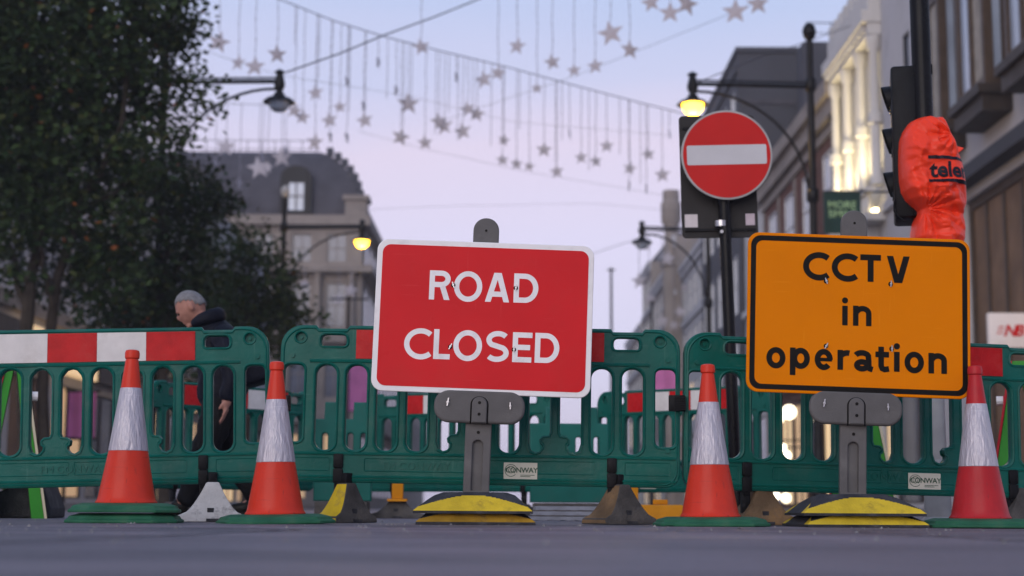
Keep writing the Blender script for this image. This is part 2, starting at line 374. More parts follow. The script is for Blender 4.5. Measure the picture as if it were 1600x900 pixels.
WCACHE = {}
def window(parent, x0, z0, x1, z1, fm, gm, bars=(1, 1), dep=.06, fw=.06, arch=False):
    k = (round(x1 - x0, 3), round(z1 - z0, 3), fm.name, gm.name, bars, fw, arch)
    if k not in WCACHE:
        w_, h_ = x1 - x0, z1 - z0
        b = MB(); e = .004
        b.box((e, -.05, e), (fw, .04, h_ - e)); b.box((w_ - fw, -.05, e), (w_ - e, .04, h_ - e))
        b.box((fw, -.05, e), (w_ - fw, .04, fw)); b.box((fw, -.05, h_ - fw), (w_ - fw, .04, h_ - e))
        for i in range(bars[0]): xx = w_ * (i + 1) / (bars[0] + 1); b.box((xx - fw * .35, -.03, fw), (xx + fw * .35, .03, h_ - fw))
        for i in range(bars[1]): zz = h_ * (i + 1) / (bars[1] + 1); b.box((fw, -.026, zz - fw * .35), (w_ - fw, .026, zz + fw * .35))
        if arch:
            n = 8; pts = [(fw, h_ - fw)] + [(w_ / 2 - (w_ / 2 - fw) * math.cos(PI * i / n), h_ - fw - w_ / 2 + (w_ / 2 - fw) * math.sin(PI * i / n)) for i in range(n + 1)] + [(w_ - fw, h_ - fw)]
            m_ = len(pts) // 2
            for i in range(1, m_): b.add([(pts[0][0], -.04, pts[0][1]), (pts[i][0], -.04, pts[i][1]), (pts[i + 1][0], -.04, pts[i + 1][1])], [(0, 1, 2)])
            for i in range(m_, len(pts) - 2): b.add([(pts[-1][0], -.04, pts[-1][1]), (pts[i][0], -.04, pts[i][1]), (pts[i + 1][0], -.04, pts[i + 1][1])], [(0, 1, 2)])
        f_ = b.mesh('window'); f_.materials.append(fm)
        g = MB(); g.add([(.01, .02, .01), (w_ - .01, .02, .01), (w_ - .01, .02, h_ - .01), (.01, .02, h_ - .01)], [(0, 1, 2, 3)])
        g_ = g.mesh('pane'); g_.materials.append(gm)
        WCACHE[k] = (f_, g_)
    f_, g_ = WCACHE[k]
    o = bpy.data.objects.new('window', f_); C.objects.link(o); o.parent = parent; o.location = (x0, dep, z0)
    p = bpy.data.objects.new('pane', g_); C.objects.link(p); p.parent = o
    return o

def part_box(name, parent, a, b_, m, bevel=0):
    b = MB(); b.box(a, b_); return b.build(name, m, parent, smooth=0, bevel=bevel)

def grid_rects(W, ncol, ww, rows, off=0.0):
    out = []
    for j, (a, c) in enumerate(rows):
        for i in range(ncol):
            cx = off + (W - 2 * off) * (i + .5) / ncol; out.append((cx - ww / 2, a, cx + ww / 2, c))
    return out

RIGHT = -PI / 2; LEFT = PI / 2
XR = 11.7

def simple_building(name, label, loc, rz, W, H, wallm, ncol, ww, rows, fm, gm, D=10, bands=(), cornice=None, bandm=None, lit=(), bars=(1, 1), shop=None):
    t = thing(name, label, 'building', loc, rz)
    rects = grid_rects(W, ncol, ww, rows, .3)
    if shop: rects += shop
    link('wall', wall_mesh(W, H, rects, D), t, mats=wallm, smooth=0)
    for i, r_ in enumerate(rects[:len(rects) - (len(shop) if shop else 0)]):
        window(t, *r_, fm, M['lit_warm'] if i in lit else gm, bars)
    if shop:
        for i, r_ in enumerate(shop): window(t, *r_, M['dark_shop'], [M['lit_warm'], M['lit_dim'], M['glass']][(i + len(name)) % 3], (1, 0))
    for z, h, d in bands: part_box('string_course', t, (-.02, -d, z), (W + .02, -.003, z + h), bandm or wallm)
    if cornice:
        h, d = cornice
        b = MB(); b.box((-.05, -d, H - h * .45), (W + .05, -.003, H + .02)); b.box((-.04, -d * .6, H - h), (W + .04, -.003, H - h * .45 - .002))
        b.build('cornice', bandm or wallm, t, smooth=0)
    return t

# modern bay-window building, nearest on the right
t = thing('shop_building', 'white painted building with bronze framed bay windows and dark shop recess', 'building', (XR, 41.2, 0), RIGHT)
W_ = 16.0
bays = [(.3 + 3.7 * k, 2.5 + 3.7 * k) for k in range(4)]
rects = [(2.0, .3, 7.4, 8.0), (7.8, .2, 14.5, 8.0)] + [(a_, 10.05, c_, 22) for a_, c_ in bays]
link('wall', wall_mesh(W_, 24, rects, 10, .5), t, mats=M['stone_pale'], smooth=0)
for x0, x1 in bays:
    z0, z1 = 10.0, 22.05
    fr = MB()
    for xx in (x0, (x0 + x1) / 2 - .09, x1 - .18): fr.box((xx, -.62, z0), (xx + .18, -.40, z1))
    for xx in (x0, x1 - .18): fr.box((xx, -.18, z0), (xx + .18, .02, z1))
    for zz in (z0 + .002, z0 + 3.4, z0 + 4.1, z1 - .3): fr.box((x0 + .005, -.615, zz), (x1 - .005, .01, zz + .24))
    f_ = fr.build('bay_frame', M['bronze'], t, smooth=0)
    for a_, c_, gm in ((x0 + .185, (x0 + x1) / 2 - .095, 'glass_pale'), ((x0 + x1) / 2 + .095, x1 - .185, 'curtain')):
        g = MB(); g.box((a_, -.54, z0 + .25), (c_, -.52, z1 - .31)); g.build('pane', M[gm], f_, smooth=0)
    g = MB(); g.box((x1 - .10, -.395, z0 + .25), (x1 - .08, -.185, z1 - .31)); g.build('pane', M['glass_pale'], f_, smooth=0)
    b = MB(); b.box((x0 - .05, -.72, z0 - .62), (x1 + .05, -.004, z0 - .22)); b.box((x0 - .16, -.84, z0 - .215), (x1 + .16, -.004, z0 - .004))
    b.build('sill', M['dark_shop'], t, smooth=0)
part_box('canopy', t, (1.6, -.45, 8.25), (W_, -.003, 8.62), M['dark_wall'])
window(t, 2.0, .3, 7.4, 8.0, M['bronze'], M['shop_brown'], (3, 1), .2, .22)
window(t, 7.8, .2, 14.5, 8.0, M['bronze'], M['lit_dim'], (3, 1), .2, .22)
# shop sign with slanted red letters
s = thing('shop_sign', 'white shop sign with slanted red letters beside the shop recess', 'sign', at(1584, 516, 33.2), RIGHT * .0)
b = MB(); b.prism(rrect(-.55, -.38, .75, .38, .03), 0, .12); b.build('panel', mat('shop_sign_white', (.62, .60, .62), .5, .04, 4), s, bevel=.008)
link('lettering', text_mesh('NB', .34, .006, .010, shear=.32, spacing=.82), s, (-.02, -.008, -.02), mats=M['red_sheet'])
for k in range(3):
    b = MB(); b.prism([(-.34 - .02 * k, .06 - .07 * k), (-.21 - .02 * k, .06 - .07 * k), (-.20 - .02 * k, .085 - .07 * k), (-.33 - .02 * k, .085 - .07 * k)], -.008, -.002); b.build('stripe', M['red_sheet'], s, smooth=0)
part_box('bracket', s, (.2, .121, -.05), (.3, 1.0, .05), M['black_paint'])

# plain white wall building
t = simple_building('plain_building', 'plain pale rendered building with one narrow slit window by bay windows', (XR, 47.3, 0), RIGHT, 6.05, 22, M['stone_pale'], 1, .75, [(11.5, 14.2), (16, 18.7)], M['dark_wall'], M['glass'], bars=(0, 1), shop=[(.5, .3, 5.5, 4.6)], bands=[(9.3, .3, .15)])
part_box('parapet', t, (0, -.25, 17.0), (6.04, -.003, 19.5), M['dark_wall'])

# floodlit classical building
t = thing('classical_building', 'floodlit white classical building with columns and glowing tall windows', 'building', (XR, 53.4, 0), RIGHT)

W_ = 6.05; H_ = 16.6
cols = [W_ * (i + .5) / 3 for i in range(3)]
rects = [(c - .68, 10.6, c + .68, 15.0) for c in cols] + [(c - .75, 5.6, c + .75, 8.6) for c in cols] + [(c - .9, .4, c + .9, 4.3) for c in cols]
link('wall', wall_mesh(W_, H_, rects, 10, .45), t, mats=M['stone_white'], smooth=0)
for i, r_ in enumerate(rects):
    window(t, *r_, M['frame_white'], M['lit'] if i < 3 else (M['glass_pale'] if i < 6 else M['lit_warm']), (1, 2), .1, .07, arch=i < 6)
for x in [.12, W_ / 3, 2 * W_ / 3, W_ - .12]:
    b = MB()
    b.lathe([(.22, 10.25), (.22, 10.5), (.16, 10.6), (.15, 12.2), (.24, 12.25), (.24, 12.55), (.15, 12.6), (.14, 14.6), (.22, 14.75), (.25, 15.1)], 12, 0, (x, -.2, 0)); b.build('column', M['stone_white'], t)
    b = MB(); b.lathe([(.3, .2), (.26, .5), (.25, 4.6), (.34, 4.9)], 12, 0, (x, -.36, 0)); b.build('column', M['stone_white'], t)
b = MB(); b.box((-.1, -.42, 15.12), (W_ + .1, -.003, 15.5)); b.box((-.12, -.62, 15.504), (W_ + .15, -.003, 15.9)); b.box((-.1, -.4, 15.904), (W_ + .1, -.003, 16.7))
for k in range(12): b.box((.1 + k * .5, -.56, 15.28), (.32 + k * .5, -.425, 15.5))
b.build('cornice', M['stone_white'], t, smooth=0)
b = MB(); b.box((-.1, -.6, 9.1), (W_ + .1, -.003, 9.35))
for k in range(17): b.lathe([(.06, 9.352), (.10, 9.6), (.05, 10.0)], 6, 0, (.2 + k * .345, -.47, 0))
b.box((-.1, -.58, 10.004), (W_ + .1, -.36, 10.16)); b.build('balustrade', M['stone_white'], t, smooth=0)
for k in range(7): part_box('bracket', t, (.25 + k * .78, -.5, 8.55), (.48 + k * .78, -.003, 9.095), M['stone_white'])
for c in cols:
    for dx in (-.75, .75):
        part_box('uplight', t, (c + dx - .18, -.34, 9.40), (c + dx + .18, -.2, 9.5), M['uplight'])
    up = part_box('floodlight', t, (c - .3, -.58, 10.17), (c + .3, -.38, 10.26), M['black_paint'])
    li = bpy.data.lights.new('floodlight_lamp', 'SPOT'); li.energy = 520; li.color = (1, .80, .46); li.spot_size = R(130); li.spot_blend = .8; li.shadow_soft_size = .12
    lo = bpy.data.objects.new('floodlight_lamp', li); C.objects.link(lo); lo.parent = up; lo.location = (c, -.50, 10.33); lo.rotation_euler = (R(180 - 9), 0, 0)
for k in range(7): part_box('parapet_block', t, (.1 + k * .76, -.38, 16.705), (.5 + k * .76, -.1, 17.2), M['stone_white'])

# red brick building with stone bands
t = simple_building('brick_building', 'dark red brick building with pale stone bands and heavy cornice', (XR, 70.3, 0), RIGHT, 16.85, 15.4, M['brick'], 4, 2.0, [(10.5, 13.3), (6.2, 8.9)], M['frame_white'], M['glass_pale'],
    bands=[(13.75, .35, .12), (9.3, .75, .22), (5.0, .8, .35)], cornice=(1.2, .55), bandm=M['stone'], shop=[(.5 + 3 * k, .3, 3.1 + 3 * k, 4.4) for k in range(5)])
for i in range(5):
    part_box('pilaster', t, (.05 + i * 3.84, -.05, 5.81), (.45 + i * 3.84, -.004, 9.295), M['stone_pale'])
    part_box('pilaster', t, (.05 + i * 3.84, -.05, 10.06), (.45 + i * 3.84, -.004, 13.74), M['stone'])
# globe lamps along the shop fronts below
for i, (px, py, Y, r_) in enumerate([(1233, 644, 58, .27), (1219, 655, 64, .14), (1224, 700, 62, .16), (1229, 712, 60, .18), (1282, 648, 52, .16), (1228, 778, 55, .17), (1213, 775, 57, .14), (728, 684, 60, .14)]):
    p = at(px, py, Y)
    g = thing('globe_lamp', ['large white globe lamp glowing above brick building shops', 'small globe lamp right beside the large white globe', 'globe lamp at mid height on brick building shops', 'globe lamp just under the mid height globe lamp',
        'globe lamp on the floodlit classical building front', 'low globe lamp by brick building doorway', 'smaller low globe lamp next to doorway globe', 'lone globe lamp on slim pole in the far street'][i], 'lamp', p, 0, 'glowing globe lamps at the shops')
    b = MB(); b.lathe([(.02, -r_)] + [(r_ * math.sin(a), -r_ * math.cos(a)) for a in [PI * k / 10 for k in range(1, 10)]] + [(.02, r_)], 16); b.build('globe', M['globe'], g)
    b = MB()
    if i == 7: b.tube([(0, 0, -p.z), (0, 0, -r_ - .0)], .04)
    else: b.tube([(0, 0, r_), (0, 0, r_ + .15), (XR - p.x + .02, 0, r_ + .15)], .03)
    b.build('arm', M['black_paint'], g)

simple_building('white_building', 'narrow white stucco building between brick building and dark block', (XR, 76.2, 0), RIGHT, 5.85, 15.0, M['stone_white'], 2, 1.1, [(10.4, 13), (6.2, 9)], M['dark_wall'], M['glass'], bands=[(9.5, .3, .2)], cornice=(.7, .4), shop=[(.4, .3, 5.4, 4.4)])
t = simple_building('tall_block', 'tall dark grey block with blank side wall above brick roof', (11.5, 92, 0), RIGHT, 15.7, 23.3, M['dark_wall'], 5, 1.5, [(19, 21.6), (14.6, 17.4), (10, 13), (5.5, 8.6)], M['frame_white'], M['glass_pale'], D=16, bands=[(22.3, .25, .12)])
part_box('coping', t, (-.1, -.1, 23.32), (15.8, 16, 23.6), M['dark_wall']); part_box('wall_band', t, (15.702, .2, 20.6), (15.78, 15.8, 20.85), M['slate'])
t = thing('rooftop_box', 'blue grey glass penthouse rising behind the dark block', 'building', (17.0, 72.5, 0), 0)
part_box('wall', t, (-.2, 0, 0), (9.5, 8, 23.9), M['dark_wall']); 
for k in range(3): part_box('pane', t, (.1 + k * 3.1, -.06, 21.2), (2.95 + k * 3.1, -.004, 23.6), M['glass'])
b = MB()
for k in range(9): b.tube([(-3 + k * 1.2, -1.5, 22.2), (-3 + k * 1.2, -1.5, 23.2)], .03, 5)
b.tube([(-3, -1.5, 23.2), (6.6, -1.5, 23.2)], .03, 5); b.tube([(-3, -1.5, 22.7), (6.6, -1.5, 22.7)], .02, 5); b.build('railing', M['dark_wall'], t)
part_box('terrace', t, (-3.2, -1.7, 0), (9.4, -.003, 22.2), M['dark_wall'])

far = [('far_building', 'grey stone building beyond the dark block with pink banner', 108, 15.8, 17, 'stone_pale', 5), ('turret_building', 'far stone building with a corner turret', 118, 9.8, 19.5, 'stone', 3),
       ('far_building', 'brown stone building past the corner turret', 132, 13.8, 18.6, 'stone', 4), ('far_building', 'tall thin grey building near the end of street', 141, 8.8, 21.5, 'slate', 3), ('far_building', 'low stone building at far end of the street', 160, 18.8, 17.2, 'stone', 6)]
for nm, lb, y1, w_, h_, m_, nc in far:
    t = simple_building(nm, lb, (XR + (.4 if nm != 'turret_building' else 0), y1, 0), RIGHT, w_, h_, M['stone' if m_ == 'slate' else m_], nc, 2.0, [(h_ - 3.6, h_ - 1.3), (h_ - 7.4, h_ - 4.8), (h_ - 11, h_ - 8.4), (.5, 4.2)], M['frame_white'], M['glass_mid'], bands=[(h_ - 4.3, .4, .15), (5, .5, .2)], cornice=(.8, .3), bandm=M['stone_pale'], lit=(nc * 3, nc * 3 + 1, nc * 2 + 1))
    if nm == 'turret_building':
        b = MB(); b.lathe([(.62, 0), (.62, 17.3), (.8, 17.4), (.8, 17.7), (.6, 17.8), (.5, 19.4), (.5, 20.3), (.72, 20.6), (.74, 22.0), (.62, 22.1), (.60, 22.9)], 14, 0, (w_ - .8, -.25, 0)); b.build('turret', M['stone'], t)
    if m_ == 'slate' or y1 == 132:
        b = MB(); b.add([(0, 0, h_ + .03), (w_, 0, h_ + .03), (w_, 7, h_ + .03), (0, 7, h_ + .03), (1.2, 2.2, h_ + 2.8), (w_ - 1.2, 2.2, h_ + 2.8), (w_ - 1.2, 5, h_ + 2.8), (1.2, 5, h_ + 2.8)], [(0, 1, 5, 4), (1, 2, 6, 5), (2, 3, 7, 6), (3, 0, 4, 7), (4, 5, 6, 7)]); b.build('roof', M['slate'], t, smooth=0)

# left side: long shop building behind the trees, then the mansard block
t = thing('shop_terrace', 'pale grey shop terrace behind the trees with lit shop windows', 'building', (-13.2, 36, 0), LEFT)
W_ = 46; rects = grid_rects(W_, 16, 1.4, [(6.2, 8.6), (9.8, 12)], .3)
shops = [(.6 + 3.8 * k, .3, 3.9 + 3.8 * k, 3.6) for k in range(12)]
link('wall', wall_mesh(W_, 13.2, rects + shops, 10), t, mats=M['stone_pale'], smooth=0)
for r_ in rects: window(t, *r_, M['frame_white'], M['glass'])
for i, r_ in enumerate(shops): window(t, *r_, M['dark_shop'], [M['lit_dim'], M['lit_warm'], M['shop_brown'], M['glass']][[1, 2, 0, 3, 0, 1, 3, 0, 2, 1, 0, 3][i]], (1, 0))
for i in range(12): part_box('shop_fascia', t, (.5 + 3.8 * i, -.35, 3.9), (4.0 + 3.8 * i, -.004, 4.9), [M['lit_warm'], M['dark_shop'], M['bronze'], M['pink']][[1, 0, 0, 1, 2, 1, 0, 1, 2, 3, 1, 1][i]])
part_box('string_course', t, (0, -.2, 5.2), (46, -.003, 5.6), M['stone'])

t = thing('mansard_building', 'grand stone corner building with slate mansard roof and black arched dormer', 'building', (-25.0, 95, 0), 0)
W_ = 15.6; H_ = 18.2
rects = [(c - .62, a, c + .62, d) for c in (2.2, 4.6, 7.0, 9.4, 11.8, 14.0) for a, d in ((15.3, 17.1), (11.2, 14.0), (6.8, 9.8), (.6, 4.6))]
link('wall', wall_mesh(W_, H_, rects, 36), t, mats=M['stone'], smooth=0)
for r_ in rects: window(t, *r_, M['stone'], M['glass_mid'] if r_[1] > 6 else M['lit_dim'], dep=.15)
for z, h, d in ((14.6, .45, .7), (10.2, .5, .5), (5.2, .8, .6), (17.6, .62, .5)): part_box('string_course', t, (-.05, -d, z), (W_ + d, -.003, z + h), M['stone']); part_box('string_course', t, (W_ + .003, .0, z), (W_ + d, 36, z + h - .003), M['stone'])
for i in range(12):
    for a, d in ((15.3, 17.1), (11.2, 14.0), (6.8, 9.8), (.8, 4.4)): part_box('side_window', t, (W_ + .004, 1.6 + i * 2.9, a), (W_ + .05, 2.9 + i * 2.9, d), M['glass'])
for c in (.8, 3.4, 5.8, 8.2, 10.6, 12.9, 15.0):
    b = MB(); b.lathe([(.3, 10.71), (.24, 10.9), (.22, 14.3), (.3, 14.59)], 10, 0, (c, -.24, 0)); b.build('column', M['stone'], t)
n = 9; ring = []
for i in range(n + 1):
    s_ = i / n; ins = 2.9 * (s_ ** 2.1); z = H_ + .03 + 4.55 * (1 - (1 - s_) ** 1.25)
    ring.append([(.1, .2 + ins * .6, z), (W_ - .1 - ins, .2 + ins * .6, z), (W_ - .1 - ins, 35, z), (.1, 35, z)])
b = MB(); b.add([q for r_ in ring for q in r_], [(4 * i + k, 4 * i + (k + 1) % 4, 4 * i + 4 + (k + 1) % 4, 4 * i + 4 + k) for i in range(n) for k in range(4)] + [(4 * n, 4 * n + 1, 4 * n + 2, 4 * n + 3)])
rf = b.build('roof', M['slate'], t, smooth=0)
b = MB()
for i in range(n): 
    x_, y_, z_ = ring[i][1]; b.box((x_ - .2, y_ - .12, z_), (x_ + .22, y_ + .3, z_ + .5))
b.build('hip_crest', M['dark_wall'], rf, smooth=0)
def dormer(cx):
    b = MB(); prof = [(cx - 1.0, 18.4), (cx + 1.0, 18.4)] + [(cx + 1.0 * math.cos(a), 20.6 + .85 * math.sin(a)) for a in [PI * k / 10 for k in range(11)]]
    b.prism(prof, -.15, 3.0); d_ = b.build('dormer', M['black_paint'], rf)
    b = MB(); b.prism([(cx - .42, 18.55), (cx + .52, 18.55), (cx + .52, 20.3), (cx - .42, 20.3)], -.22, -.155); b.build('dormer_pane', M['glass_pale'], t, smooth=0)
    b = MB(); b.box((cx + .0, -.27, 18.56), (cx + .08, -.225, 20.29)); b.box((cx - .41, -.265, 19.4), (cx + .51, -.226, 19.48)); b.build('glazing_bar', M['black_paint'], t, smooth=0)
dormer(11.35); dormer(4.6)
b = MB(); b.box((W_ - 1.1, -.35, H_ + .04), (W_ + .25, 1.1, H_ + 1.0)); b.box((W_ - 1.25, -.5, H_ + 1.004), (W_ + .4, 1.25, H_ + 1.3)); b.build('corner_pier', M['stone'], t, smooth=0)
b = MB()
for k in range(14): b.tube([(.4 + k * .9, 3.4, 22.7), (.4 + k * .9, 3.4, 23.9)], .025, 5)
for z in (23.3, 23.9): b.tube([(.3, 3.4, z), (12.4, 3.4, z)], .025, 5)
b.build('roof_railing', M['wire'], rf)
# end of the street, left
simple_building('far_building', 'plain stone building beyond the mansard corner block', (-9.8, 134, 0), LEFT, 40, 14, M['stone'], 10, 1.3, [(10, 12.4), (6, 8.6)], M['dark_wall'], M['glass_pale'], cornice=(.8, .5))

# pink banners and panels
def banner(label, px, py, Y, w_, h_):
    p = at(px, py, Y); o = thing('pink_banner', label, 'banner', p)
    b = MB(); n = 8
    for i in range(n):
        x0, x1 = -w_ / 2 + w_ * i / n, -w_ / 2 + w_ * (i + 1) / n; d0, d1 = .05 * math.sin(i * 1.3), .05 * math.sin((i + 1) * 1.3)
        b.add([(x0, d0, -h_ / 2), (x1, d1, -h_ / 2), (x1, d1, h_ / 2), (x0, d0, h_ / 2)], [(0, 1, 2, 3)]); b.add([(x0, d0 + .03, -h_ / 2), (x1, d1 + .03, -h_ / 2), (x1, d1 + .03, h_ / 2), (x0, d0 + .03, h_ / 2)], [(3, 2, 1, 0)])
    b.build('cloth', M['pink'], o)
    b = MB(); b.tube([(-w_ / 2 - .1, .02, h_ / 2 + .03), (w_ / 2 + .1, .02, h_ / 2 + .03)], .04); b.tube([(-w_ / 2 - .1, .02, -h_ / 2 - .03), (w_ / 2 + .1, .02, -h_ / 2 - .03)], .04)
    b.tube([(-w_ / 2 - .05, .1, -p.z), (-w_ / 2 - .05, .1, h_ / 2 + .1)], .05); b.build('frame', M['black_paint'], o)
banner('pink banner hanging above the green barrier beside the amber sign', 1158, 508, 88, 1.7, 3.3)
banner('low pink banner by the black ribbed connector', 1038, 600, 70, 1.3, 1.6)
banner('bright pink banner between the two signs and red cone', 568, 603, 80, 1.5, 2.6)
banner('dull pink banner in front of lit shop terrace', 128, 648, 44, .8, 1.3)

# ------------------------------------------------------------------ street lamps
def street_lamp(label, x, y, s, lit, arm=2.35, first=[None]):
    t = thing('street_lamp', label, 'street lamp', (x, y, .12), 0, 'black street lamps with curved brackets')
    b = MB(); b.lathe([(.16, 0), (.16, .9), (.11, 1.0), (.10, 1.2), (.085, 5), (.07, 9.7)], 14); b.lathe([(.10, 6.25), (.13, 6.3), (.13, 6.5), (.1, 6.55)], 14); b.lathe([(.09, 8.6), (.12, 8.65), (.12, 8.85), (.09, 8.9)], 14); b.build('post', M['black_paint'], t)
    b = MB(); b.lathe([(.03, 9.7), (.12, 9.78), (.15, 9.9), (.12, 10.02), (.03, 10.1)], 12); b.build('finial', M['post_grey'] if s > 0 and lit else M['black_paint'], t)
    b = MB(); b.tube([(0, 0, 8.72), (s * arm, 0, 8.76)], .045); b.tube([(0, 0, 8.80), (s * arm, 0, 8.84)], .02, 6)
    b.lathe([(.1, 8.60), (.12, 8.7), (.07, 8.92), (.12, 8.96), (.03, 9.02)], 10, 0, (s * arm, 0, 0)); b.build('arm', M['black_paint'], t)
    b = MB(); b.tube([(s * (.08 + (arm - .15) * (1 - math.cos(a))), 0, 6.4 + 2.2 * math.sin(a)) for a in [PI / 2 * k / 14 for k in range(15)]], .032); b.build('bracket', M['black_paint'], t)
    c = (s * arm, 0, 0)
    h = MB(); h.lathe([(.075, 8.65), (.075, 8.52), (.11, 8.50), (.13, 8.44), (.27, 8.38), (.34, 8.31), (.32, 8.30), (.1, 8.34)], 20, 0, c); hd = h.build('lamp_head', M['black_paint'], t)
    g = MB(); g.lathe([(.02, 8.10), (.12, 8.12), (.20, 8.20), (.23, 8.32)], 16, 0, c); g.build('bowl', M['lamp_on'] if lit else M['glass_pale'], hd)
    if lit:
        li = bpy.data.lights.new('lamp_light', 'POINT'); li.energy = 260; li.color = (1, .62, .2); li.shadow_soft_size = .2
        lo = bpy.data.objects.new('lamp_light', li); C.objects.link(lo); lo.parent = hd; lo.location = (c[0], 0, 7.95)
    return t
def lamp_at(label, px, py, Y, s, lit, px_post):
    p = at(px, py, Y); q = at(px_post, py, Y)
    street_lamp(label, q.x, Y, s, lit, abs(q.x - p.x))
YL1 = 8.88 / ((at(800, 124, 1).z - CAMZ)); YL2 = 8.88 / (at(800, 353, 1).z - CAMZ)
lamp_at('lit street lamp reaching over the round no entry sign', 1082, 124, YL1, -1, True, 1266)
lamp_at('unlit street lamp reaching out from the dark tree', 437, 124, YL1, 1, False, 258)
lamp_at('lit street lamp in front of the mansard building', 566, 353, YL2, 1, True, 444)
lamp_at('unlit street lamp beneath the round no entry sign', 1003, 353, YL2, -1, False, 1106)
def pole(label, px, py, Y, cross):
    p = at(px, py, Y); t = thing('slim_pole', label, 'pole', (p.x, Y, 0))
    b = MB(); b.lathe([(.12, 0), (.11, 1), (.07, p.z)], 10); b.build('post', M['black_paint'], t)
    b = MB(); b.tube([(-cross, 0, p.z - .15), (cross, 0, p.z - .15)], .05); b.build('crossbar', M['black_paint'], t)
pole('slim dark pole standing alone at the open end of street', 955, 418, 92, .25)
pole('slim black pole with crossbar before the mansard building', 545, 462, 70, .9)
pole('short dark pole by the far turret building', 1018, 470, 86, .1)

# ------------------------------------------------------------------ trees
def leaf_cloud(name, parent, blobs, per_m3, size, mats, fr):
    V = []; cols = []
    for (c, rx, ry, rz_) in blobs:
        n = int(per_m3 * 4.2 * rx * ry * rz_)
        ncl = max(4, n // 34)
        d = rng.normal(size=(ncl, 3)); d /= np.linalg.norm(d, axis=1)[:, None]
        rad = rng.uniform(.25, 1.0, ncl) ** .5
        cc = np.array(c) + d * rad[:, None] * np.array([rx, ry, rz_]) * rng.uniform(.8, 1.12, (ncl, 1))
        k = rng.integers(0, ncl, n)
        V.append(cc[k] + rng.normal(size=(n, 3)) * np.array([.20, .20, .15]) * (size / .13))
    P = np.concatenate(V); n = len(P)
    a = rng.normal(size=(n, 3)); a[:, 2] *= .6; a /= np.linalg.norm(a, axis=1)[:, None]
    b = rng.normal(size=(n, 3)); b -= a * (a * b).sum(1)[:, None]; b /= np.linalg.norm(b, axis=1)[:, None]
    s = size * rng.uniform(.6, 1.35, (n, 1))
    q = np.stack([P - a * s * .5, P + b * s * .3 - a * s * .05, P + a * s * .55, P - b * s * .3 - a * s * .05], 1).reshape(-1, 3)
    me = bpy.data.meshes.new(name); me.vertices.add(4 * n); me.vertices.foreach_set('co', q.ravel())
    me.loops.add(4 * n); me.loops.foreach_set('vertex_index', np.arange(4 * n, dtype=np.int32))
    me.polygons.add(n); me.polygons.foreach_set('loop_start', np.arange(0, 4 * n, 4, dtype=np.int32))
    for m in mats: me.materials.append(m)
    me.polygons.foreach_set('material_index', rng.choice(len(mats), n, p=fr).astype(np.int32)); me.update(); me.validate()
    o = bpy.data.objects.new(name, me); C.objects.link(o); o.parent = parent; o['kind'] = 'stuff'
    return o
def leafmat(name, c):
    m = mat(name, c, .6, .25, 1.5, spec=.12)
    return m
LM = [leafmat('leaf_dark', (.015, .030, .010)), leafmat('leaf_mid', (.026, .047, .013)), leafmat('leaf_olive', (.040, .050, .013)), leafmat('leaf_autumn', (.22, .07, .02))]
def tree(label, Y, base_px, limbs, blobs, dens, size, fr):
    base = at(base_px[0], 800, Y); t = thing('street_tree', label, 'tree', (base.x, Y, .1), 0, 'dark trees along the left kerb')
    L0 = Vector((base.x, Y, .1)); b = MB()
    for pts, r0, r1 in limbs:
        ps = [at(px, py, Y + dy) - L0 for px, py, dy in pts]; ps[0].z = max(ps[0].z, -.08)
        sm = []
        for i in range(len(ps) - 1):
            for k in range(4): sm.append(ps[i].lerp(ps[i + 1], k / 4) + Vector(rng.normal(size=3) * .03))
        sm.append(ps[-1]); n_ = len(sm)
        b.tube(sm, [r0 + (r1 - r0) * i / (n_ - 1) for i in range(n_)], 8)
    b.build('trunk', M['bark'], t)
    bl = [(tuple(at(px, py, Y + dy) - L0), rx, ry, rz_) for px, py, dy, rx, ry, rz_ in blobs]
    leaf_cloud('crown', t, bl, dens, size, LM, fr)
FRD = [.52, .33, .142, .008]
tree('tall dark green tree with slanting double trunk left of the lamp', 27, (42, 0),
     [([(42, 800, 0), (40, 600, 0), (44, 480, 0), (60, 380, .2), (40, 200, .4), (60, -120, 0)], .17, .05), ([(60, 800, .2), (70, 560, .2), (92, 430, .3), (125, 330, 0), (190, 200, -.4), (210, 0, 0)], .13, .03), ([(44, 480, 0), (20, 400, .3), (-30, 300, .5)], .08, .02),
      ([(125, 330, 0), (200, 290, .3), (270, 250, .2)], .05, .015), ([(60, 380, .2), (120, 260, .6), (140, 100, .7)], .07, .02), ([(80, 480, .2), (70, 430, 0), (65, 360, -.4)], .05, .03)],
     [(60, -40, 0, 2.2, 1.6, 1.3), (200, 10, .2, 1.35, 1.5, 1.25), (262, 30, 0, .62, .9, .9), (255, 105, .3, .58, .9, .6), (80, 110, 0, 2.0, 1.6, 1.2), (-10, 220, .2, 1.7, 1.6, 1.3), (180, 150, .4, 1.1, 1.3, .85), (310, 148, -.2, .33, .6, .30), (328, 172, 0, .18, .4, .22), (285, 178, .2, .3, .5, .35),
      (120, 260, .3, 1.5, 1.4, .95), (240, 245, .2, .72, 1., .6), (20, 340, 0, 1.5, 1.3, .7), (140, 355, .3, 1.1, 1.2, .62), (-60, 100, 0, 2, 1.6, 1.6), (30, 430, .3, .7, .8, .28), (170, 440, .6, .8, .8, .5), (110, 400, .5, .8, .8, .4), (140, 475, .8, .6, .6, .35), (70, 455, 1.0, .6, .6, .3)], 430, .135, FRD)
